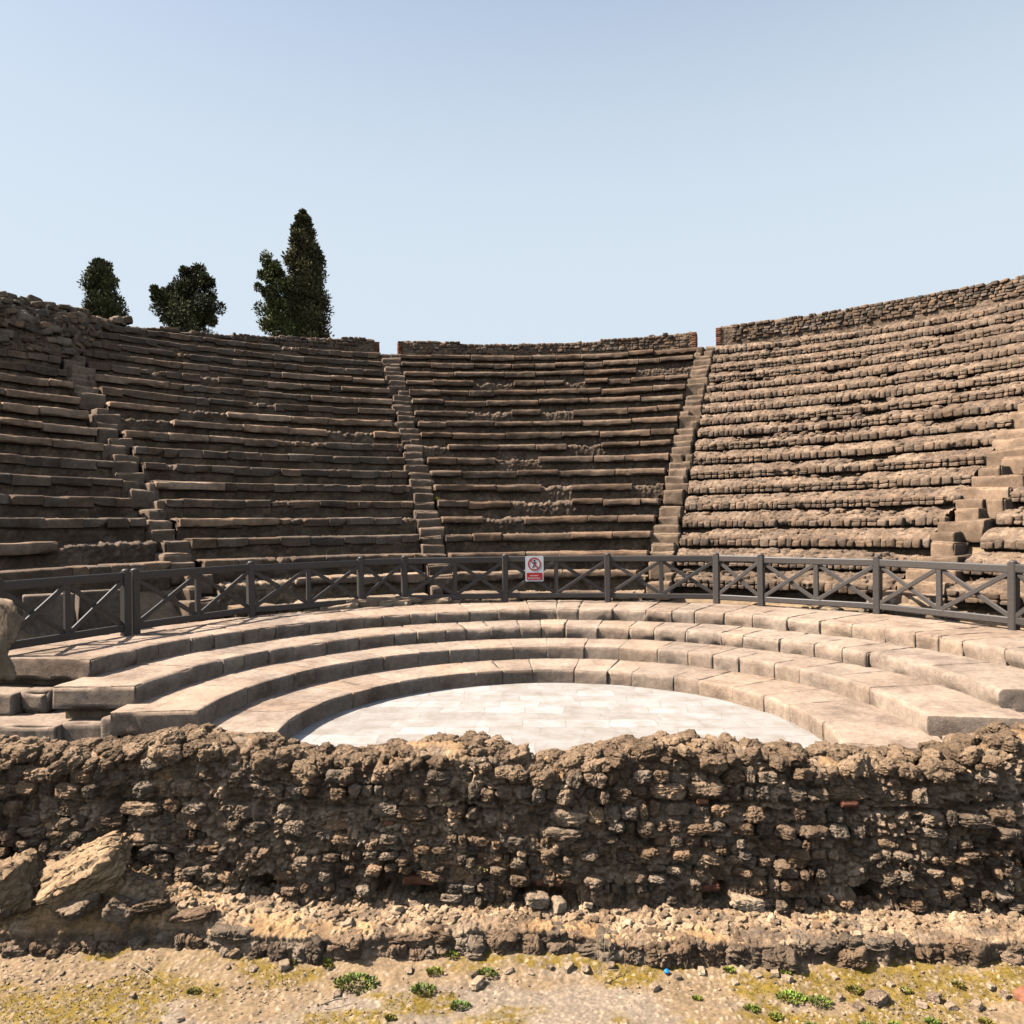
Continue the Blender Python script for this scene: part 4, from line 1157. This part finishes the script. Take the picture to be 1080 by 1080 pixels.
# loose stones on the footing and on the ground
LS = [(925, 1053, .13), (503, 1037, .10), (300, 1018, .08), (268, 1022, .05), (500, 1028, .06), (536, 1024, .07), (600, 1020, .07), (618, 1021, .08), (580, 1019, .05), (432, 1024, .06),
      (690, 1042, .07), (885, 1052, .06), (985, 1052, .08), (1003, 1062, .07), (972, 1060, .06), (1030, 1060, .07), (1060, 1050, .06), (830, 1032, .07), (818, 1027, .06), (800, 1030, .05),
      (645, 1018, .05), (560, 1027, .04), (155, 1022, .05), (38, 1034, .05), (66, 1027, .04), (140, 1050, .05), (190, 1075, .05), (95, 1040, .04), (240, 1020, .05), (355, 1048, .06),
      (740, 1024, .06), (775, 1036, .05), (715, 1031, .05), (955, 1046, .05), (1045, 1040, .06), (940, 1038, .05), (905, 1062, .06), (880, 1030, .05)]
for n_, (x, y, s) in enumerate(LS):
    c = at_z(x, y, GZ + .03); 
    z = ground_z(c[0], c[1]) + s*.16; c = at_z(x, y, z); d = -(c[0]*-math.sin(R(YAW))*-1) if 0 else None
    dd = float((c[1] + CY)*math.cos(R(YAW)) - c[0]*math.sin(R(YAW)))
    big = {0: ('grey angular stone in the mossy ground at the lower right, the largest there', None), 1: ('blocky stone beside the weeds at the edge of the grey gravel', None)}.get(n_, ('small loose stone on the gravel below the wall', 'small loose stones on the ground'))
    boulder('loose_stone', big[0], x, y, dd, (s, s*random.uniform(.6, .9), s*random.uniform(.45, .7)), (random.uniform(-.3, .3), random.uniform(-.3, .3), random.uniform(0, 3)), M_ROCK if n_ % 4 else M_LAVA, 800 + n_,
            random.uniform(.8, 1.25), 'stone', big[1], sub=s*.14, amp=.12)
LF = [(150, 942, .07), (205, 950, .06), (180, 965, .08), (120, 938, .05), (620, 955, .07), (650, 962, .06), (700, 965, .06), (470, 968, .05), (485, 983, .05), (438, 955, .08), (330, 962, .06), (310, 968, .07),
      (735, 962, .05), (850, 975, .07), (880, 970, .05), (820, 972, .05), (960, 968, .06), (1010, 972, .06), (1040, 966, .07), (765, 985, .05), (905, 985, .05), (240, 958, .06), (265, 975, .05), (365, 975, .08), (400, 985, .06)]
for n_, (x, y, s) in enumerate(LF):
    c = at_z(x, y, -.085); dd = float((c[1] + CY)*math.cos(R(YAW)) - c[0]*math.sin(R(YAW)))
    boulder('loose_stone', 'small loose stone on the gravelly top of the footing', x, y, dd, (s, s*random.uniform(.6, .9), s*random.uniform(.45, .7)), (random.uniform(-.3, .3), random.uniform(-.3, .3), random.uniform(0, 3)), M_ROCK if n_ % 3 else M_LAVA, 900 + n_,
            random.uniform(.85, 1.3), 'stone', 'loose stones on the footing', sub=s*.14, amp=.12)
c = at_z(1080, 1052, GZ + .02)
place_block('brick_fragment', 'orange brick fragment on the ground at the right edge', 'brick', (c[0], c[1], ground_z(c[0], c[1]) - .01), .11, .08, .06, .5, M_BRICK, 950, None, 1.6, rd=.01, res=.02, rough=.006, chip=.02, wob=.01)

# gravel (uncountable)
def gravel():
    nP = 5200
    ico = np.array([(0, 0, 1), (.894, 0, .447), (.276, .851, .447), (-.724, .526, .447), (-.724, -.526, .447), (.276, -.851, .447), (.724, .526, -.447), (-.276, .851, -.447), (-.894, 0, -.447), (-.276, -.851, -.447), (.724, -.526, -.447), (0, 0, -1)])
    fi = np.array([(0, 1, 2), (0, 2, 3), (0, 3, 4), (0, 4, 5), (0, 5, 1), (1, 6, 2), (2, 7, 3), (3, 8, 4), (4, 9, 5), (5, 10, 1), (6, 7, 2), (7, 8, 3), (8, 9, 4), (9, 10, 5), (10, 6, 1), (11, 7, 6), (11, 8, 7), (11, 9, 8), (11, 10, 9), (11, 6, 10)])
    Vs = []; Fs = []; Ts = []; o_ = 0
    x = rng.uniform(-4.4, 4.4, nP); y = rng.uniform(-5.35, -4.42, nP)
    y = np.where(rng.random(nP) < .4, -4.80 + np.abs(rng.normal(0, .10, nP))*np.sign(rng.random(nP) - .35), y)
    for i in range(nP):
        if vn(np.array([[x[i]*1.6, y[i]*3, 0.]]), 961)[0] < .40 and rng.random() < .75: continue
        if abs(x[i] + .15) < 1.1 and rng.random() < .7: continue
        s = .004 + .012*rng.random()**4
        V = ico*np.array([1, rng.uniform(.6, 1), rng.uniform(.4, .7)])*s*(1 + .35*(rng.random((12, 1)) - .5))
        a = rng.uniform(0, 6.28); ca, sa = math.cos(a), math.sin(a)
        V = np.stack([V[:, 0]*ca - V[:, 1]*sa, V[:, 0]*sa + V[:, 1]*ca, V[:, 2]], 1) + np.array([x[i], y[i], ground_z(x[i], y[i]) + s*.2])
        Vs.append(V); Fs.append(fi + o_); o_ += 12
        g = rng.uniform(.45, 1.05); Ts.append(np.broadcast_to(np.array([g, g*.97, g*.92]), (12, 3)))
    o = meshobj('gravel', np.concatenate(Vs), np.concatenate(Fs), M_ROCK, None, (0, -4.9, GZ), np.concatenate(Ts), smooth=False)
    setp(o, 'scattered grey and tan gravel on the ground below the wall', 'gravel', kind='stuff')
gravel()

# weeds
def leaf_quads(cen, dirs, nrm, ln, wd):
    """pointed leaves of four verts: base, two sides, tip"""
    side = np.cross(dirs, nrm); side /= np.maximum(np.linalg.norm(side, axis=1, keepdims=True), 1e-6)
    b = cen; tip = cen + dirs*ln[:, None]; m = cen + dirs*(ln*.5)[:, None] + nrm*(ln*.10)[:, None]
    V = np.stack([b, m + side*(wd*.5)[:, None], tip, m - side*(wd*.5)[:, None]], 1).reshape(-1, 3)
    Fc = np.arange(len(V)).reshape(-1, 4)
    return V, Fc
def weed(x, y, px, label, group=None, col=(.13, .19, .035), n=None, z=None, mat=None, up=.7, thin=.62):
    c = at_z(x, y, GZ + .03)
    if z is None: c[2] = ground_z(c[0], c[1]) + .003
    else: c = np.array(z)
    rad = px/780*5.0/2
    n = n or int(60 + px*8)
    a = rng.uniform(0, 2*math.pi, n); r = rad*np.sqrt(rng.random(n))
    cen = np.stack([c[0] + r*np.cos(a), c[1] + r*np.sin(a)*.7, c[2] + rng.random(n)*rad*.45*(1 - r/rad*.7)], 1)
    d = np.stack([np.cos(a) + rng.normal(0, .5, n), np.sin(a) + rng.normal(0, .5, n), up + rng.random(n)*.8], 1); d /= np.linalg.norm(d, axis=1, keepdims=True)
    nn = np.cross(d, rng.normal(size=(n, 3))); nn /= np.linalg.norm(nn, axis=1, keepdims=True)
    ln = rng.uniform(.011, .027, n)*(.7 + .5*px/40)*(2.2 if up > 2 else 1); V, Fc = leaf_quads(cen, d, nn, ln, ln*thin)
    g = rng.uniform(.5, 1.35, n); w_ = rng.random(n)
    t = np.stack([col[0]*g*(1 + .5*w_), col[1]*g, col[2]*g], 1)
    o = meshobj('weed', V, Fc, mat or M_WEED, None, tuple(c), np.repeat(t, 4, axis=0), smooth=False)
    return setp(o, label, 'weed', group)
WG = 'little weeds on the gravel'
weed(375, 1034, 44, 'widest patch of green weeds on the gravel, left of centre')
weed(446, 1042, 24, 'round tuft of weeds right of the widest weed patch')
weed(485, 1056, 18, 'lone broad-leaved weed on the bare grey gravel', col=(.14, .24, .05), up=.9)
weed(866, 1054, 22, 'dark green tuft of weeds in the moss beside the largest grey stone')
weed(834, 1048, 26, 'bright green leafy weed in the moss at the right', col=(.17, .28, .04))
for (x, y, s) in [(458, 1026, 16), (477, 1012, 14), (460, 1011, 8), (346, 1018, 10), (513, 1026, 20), (412, 1071, 10), (769, 1023, 10), (827, 1027, 12), (793, 1059, 13), (818, 1066, 12), (901, 1040, 17), (914, 1078, 14),
                  (955, 1040, 10), (1010, 1036, 10), (856, 1077, 12), (944, 1076, 11), (310, 1014, 9), (345, 1015, 7), (205, 1040, 12), (1040, 1072, 12), (735, 1050, 8), (983, 1072, 12)]:
    weed(x, y, s, 'small low green weed in the dry gravel', WG, col=(.14*random.uniform(.8, 1.3), .19*random.uniform(.8, 1.3), .03))
p_ = on_wall(507, 912, WY - .05)
weed(0, 0, 16, 'pale dry sprig growing out of the wall face above the footing', None, (.24, .22, .07), 26, p_ + np.array([0, -.02, -.04]), None, .9)
# grass on the inner stairway
ga = -(a_in(4)) - .004
gx_, gy_ = pol(ga, rk(4) - .05)
weed(0, 0, 62, 'yellow-green grass tuft beside the left inner stairway', None, (.20, .21, .04), 150, np.array([gx_, gy_, zk(3) + .02]), None, 2.4, .22)

# moss tufts as low cover
def moss():
    n = 26000
    x = rng.uniform(-4.4, 4.4, n); y = rng.uniform(-5.4, -4.52, n)
    p = P3(x, y, 0)
    m = fbm(p*np.array([2.2, 4.5, 1]) + 31, 5, 52) + .12*sstep(np.abs(x + .1), .7, 2.2)
    keep = m > .60 + .06*rng.random(n)
    x, y = x[keep], y[keep]; n = len(x)
    i = np.clip(np.searchsorted(gx, x), 0, len(gx) - 1); j = np.clip(np.searchsorted(gy, y), 0, len(gy) - 1)
    cen = np.stack([x, y, GZZ[j, i] - .002], 1)
    d = np.stack([rng.normal(0, .7, n), rng.normal(0, .7, n), .5 + rng.random(n)], 1); d /= np.linalg.norm(d, axis=1, keepdims=True)
    nn = np.cross(d, rng.normal(size=(n, 3))); nn /= np.linalg.norm(nn, axis=1, keepdims=True)
    ln = rng.uniform(.007, .017, n); V, Fc = leaf_quads(cen, d, nn, ln, ln*.45)
    g = rng.uniform(.6, 1.3, n); t = np.stack([.19*g, .145*g, .030*g], 1)
    o = meshobj('moss', V, Fc, M_WEED, None, (0, -4.9, GZ), np.repeat(t, 4, axis=0), smooth=False)
    setp(o, 'yellow-green moss and short dry grass on the ground', 'moss', kind='stuff')
moss()

# dry stalks, twig, bottle cap
def tube(pts, r0, r1, nseg=6):
    pts = [Vector(p) for p in pts]; V = []; n = len(pts)
    for i, p in enumerate(pts):
        d = (pts[min(i+1, n-1)] - pts[max(i-1, 0)]).normalized(); s = d.orthogonal().normalized(); u_ = d.cross(s)
        r = r0 + (r1 - r0)*i/(n-1)
        V += [tuple(p + s*(r*math.cos(2*math.pi*q/nseg)) + u_*(r*math.sin(2*math.pi*q/nseg))) for q in range(nseg)]
    Fc = [(i*nseg + q, i*nseg + (q+1) % nseg, (i+1)*nseg + (q+1) % nseg, (i+1)*nseg + q) for i in range(n-1) for q in range(nseg)]
    return np.array(V), np.array(Fc)
def stalks(label, base, tips, r=.0022, mat=None, tint=1.):
    parts = []
    for t in tips:
        b = np.array(base) + np.array([random.uniform(-.02, .02), 0, 0]); t = np.array(t)
        mid = (b + t)/2 + np.array([random.uniform(-.02, .02), 0, .015])
        V, Fc = tube([b, mid, t], r, r*.4); parts.append((V, Fc, (tint,)*3))
    V, Fc, T = merge(parts)
    setp(meshobj('dry_stalks', V, Fc, mat or M_STRAW, None, tuple(base), T), label, 'dry plant')
b_ = at_z(632, 1028, GZ + .05)
stalks('bundle of dry grass stalks rising against the footing right of centre', b_, [b_ + np.array([dx, dy, dz]) for dx, dy, dz in ((-.06, .1, .24), (.0, .08, .27), (.05, .1, .2), (-.12, .02, .13), (.10, .0, .13), (.17, -.02, .05), (.14, -.12, .02), (-.02, .1, .31))], .0024)
b_ = at_z(340, 1060, GZ + .035); t_ = at_z(367, 1053, GZ + .04)
stalks('single dark twig lying on the gravel at the lower left of the weed patch', b_, [t_], .004, M_BARK, .6)
b_ = at_z(140, 1014, GZ + .05); t_ = at_z(178, 1037, GZ + .045)
stalks('thin pale straw lying on the ochre ground at the lower left', b_, [t_], .003)
def bottle_cap():
    c = at_z(703, 1026, GZ + .03); c[2] = ground_z(c[0], c[1]) + .012
    n = 28; V = []; prof = [(.0, .018), (.017, .018), (.0195, .014), (.0200, 0.0), (.017, .0), (.016, .013), (0.0, .014)]
    prof = [(r*.85, z*.8) for r, z in prof]
    M = np.array(Matrix.Rotation(.35, 3, 'X') @ Matrix.Rotation(.2, 3, 'Y'))
    for r, z in prof: 
        V += [(r*(1 + (.04 if q % 2 and .01 < z < .016 else 0))*math.cos(2*math.pi*q/n), r*math.sin(2*math.pi*q/n), z) for q in range(n)]
    Fc = [(i*n + q, i*n + (q+1) % n, (i+1)*n + (q+1) % n, (i+1)*n + q) for i in range(len(prof)-1) for q in range(n)]
    o = meshobj('bottle_cap', np.array(V) @ M.T + c, Fc, M_BLUE, None, tuple(c))
    setp(o, 'blue plastic bottle cap lying on the ground below the wall', 'bottle cap')
bottle_cap()

# ------------------------------------------------------------------ trees behind the theatre
def foliage(clumps, nper, ln, seed, cols, upb=.7):
    """clumps (m,4): centre and radius; leaf sprays through each clump's volume"""
    g = np.random.default_rng(seed); m = len(clumps)
    n = m*nper
    ci = np.repeat(np.arange(m), nper); c = clumps[ci]
    d = g.normal(size=(n, 3)); d /= np.linalg.norm(d, axis=1, keepdims=True)
    r = g.random(n)**.45
    cen = c[:, :3] + d*(c[:, 3]*r)[:, None]*np.array([1, 1, 1.15])
    dr = d*.8 + np.array([0, 0, upb]) + g.normal(0, .45, (n, 3)); dr /= np.linalg.norm(dr, axis=1, keepdims=True)
    nn = np.cross(dr, g.normal(size=(n, 3))); nn /= np.linalg.norm(nn, axis=1, keepdims=True)
    L = g.uniform(.6, 1.3, n)*ln; V, Fc = leaf_quads(cen, dr, nn, L, L*.5)
    ct = g.random(m)[ci]; t = np.array(cols[0])*(1 - ct[:, None]) + np.array(cols[1])*ct[:, None]
    t = t*g.uniform(.65, 1.35, n)[:, None]
    return V, Fc, np.repeat(t, 4, axis=0)

TREE_Z = 5.45
def trunk_mesh(root, base, top, r0, r1, limbs=()):
    b, t = np.array(base), np.array(top)
    pts = [b + (t - b)*f + np.array([math.sin(f*5)*.06, math.cos(f*4)*.05, 0]) for f in np.linspace(0, 1, 9)]
    parts = [(*tube(pts, r0, r1, 10), (1, 1, 1))]
    for a, e, r in limbs: 
        a, e = np.array(a), np.array(e); mid = (a + e)/2 + np.array([0, 0, -.12])
        parts.append((*tube([a, mid, e], r, r*.35, 7), (1, 1, 1)))
    V, Fc, T = merge(parts); meshobj('trunk', V, Fc, M_BARK, root, tint=T)

def profile_tree(name, label, d, prof, seed, cols, nclump, nper, ln, extra=()):
    """prof: photo rows (y, left, right) of the crown outline, top to bottom, then continued to the ground"""
    ys = np.array([p[0] for p in prof]); ce = np.array([(p[1] + p[2])/2 for p in prof]); hw = np.array([(p[2] - p[1])/2 for p in prof])*d/F
    W = [at_depth(c, y, d) for c, y in zip(ce, ys)]
    top = W[0]; bx, by = W[-1][0], W[-1][1]
    root = empty(name, (bx, by, TREE_Z), label, 'tree', None)
    zs = np.array([w[2] for w in W]); xs = np.array([w[0] for w in W]); 
    o = np.argsort(zs)
    g = np.random.default_rng(seed)
    lo = TREE_Z + 1.2
    z = lo + (zs.max() - lo)*(1 - g.random(nclump)**.9)
    rad = np.interp(z, zs[o], hw[o]); cx = np.interp(z, zs[o], xs[o])
    a = g.uniform(0, 2*math.pi, nclump); rr = rad*g.uniform(.25, 1.0, nclump)**.5
    cr = np.clip(rad*.36, .10, .6)*g.uniform(.7, 1.3, nclump)
    rr = np.clip(rr - cr*.75, 0, None)
    cl = np.stack([cx + rr*np.cos(a), by + rr*np.sin(a), z - cr*.4, cr], 1)
    V, Fc, T = foliage(cl, nper, ln, seed + 1, cols)
    meshobj('crown', V, Fc, M_LEAF, root, tint=T, smooth=False)
    trunk_mesh(root, (bx, by, TREE_Z - .3), (top[0], by, top[2] - 1.5), .26, .05)
    return root
profile_tree('cypress_tree', 'tall pointed dark green cypress, the highest tree behind the seats', 40,
             [(223, 318, 321), (229, 313, 326), (238, 309, 333), (250, 304, 336), (265, 301, 341), (280, 299, 342), (300, 296, 345), (320, 293, 349), (345, 289, 351), (360, 288, 351), (470, 292, 348)],
             1, ((.040, .038, .017), (.20, .17, .068)), 520, 150, .17)
profile_tree('cypress_tree', 'short round-topped cypress at the left, above the broken rubble mass', 38,
             [(275, 103, 116), (279, 97, 121), (286, 92, 123), (296, 88, 125), (306, 88, 128), (316, 88, 132), (328, 90, 134), (345, 92, 135), (450, 100, 130)],
             2, ((.036, .042, .017), (.18, .17, .062)), 280, 160, .15)
def bush_tree(name, label, d, cl, seed, cols, nper, ln, dep, cat='tree', fat=1.25):
    g = np.random.default_rng(seed)
    P = []
    for (x, y, r) in cl:
        for q in range(3):
            p = at_depth(x + g.normal(0, r*.35), y + g.normal(0, r*.25), d); p[1] += g.normal(0, dep)
            P.append((*p, fat*r*d/F*g.uniform(.5, .9)))
    P = np.array(P); cx, cy = P[:, 0].mean(), P[:, 1].mean()
    root = empty(name, (cx, cy, TREE_Z), label, cat)
    V, Fc, T = foliage(P, nper, ln, seed + 1, cols, .25)
    meshobj('crown', V, Fc, M_LEAF, root, tint=T, smooth=False)
    zt = P[:, 2].max()
    limbs = [((cx, cy, p[2] - .5*abs(p[0] - cx) - .2), p[:3], .05) for p in P[::3]]
    trunk_mesh(root, (cx, cy, TREE_Z - .3), (cx, cy, zt - .4), .2, .05, limbs)
bush_tree('conifer_tree', 'ragged spreading conifer with gaps between its branches, between the two cypresses', 37,
          [(196, 288, 4), (206, 290, 6), (216, 290, 6), (222, 299, 5), (190, 299, 5), (205, 302, 8), (182, 305, 5), (172, 312, 4), (165, 315, 3), (178, 318, 7), (176, 311, 5), (186, 312, 7), (190, 308, 6), (200, 306, 8), (197, 328, 9), (214, 328, 8), (196, 313, 9), (214, 312, 8), (221, 322, 6), (184, 322, 7), (174, 331, 6), (205, 325, 9),
           (191, 334, 9), (214, 337, 7), (227, 329, 4), (222, 336, 5), (200, 342, 9), (180, 340, 8), (210, 350, 10), (190, 356, 10), (200, 375, 14), (200, 395, 16)], 5, ((.028, .032, .014), (.15, .145, .055)), 240, .15, .40, 'tree', 1.35)
bush_tree('shrub', 'lighter green leafy shrub growing against the left side of the tallest cypress', 38.6,
          [(288, 277, 6), (292, 285, 6), (281, 290, 5), (284, 298, 7), (277, 305, 4), (282, 312, 7), (288, 322, 7), (291, 335, 7), (287, 345, 7), (283, 283, 4), (296, 300, 7), (295, 288, 6), (294, 312, 8), (293, 324, 8), (282, 330, 6), (280, 342, 5), (296, 345, 9), (306, 347, 8), (290, 365, 10), (292, 390, 12)], 8, ((.038, .048, .015), (.17, .175, .052)), 190, .15, .3, 'shrub')
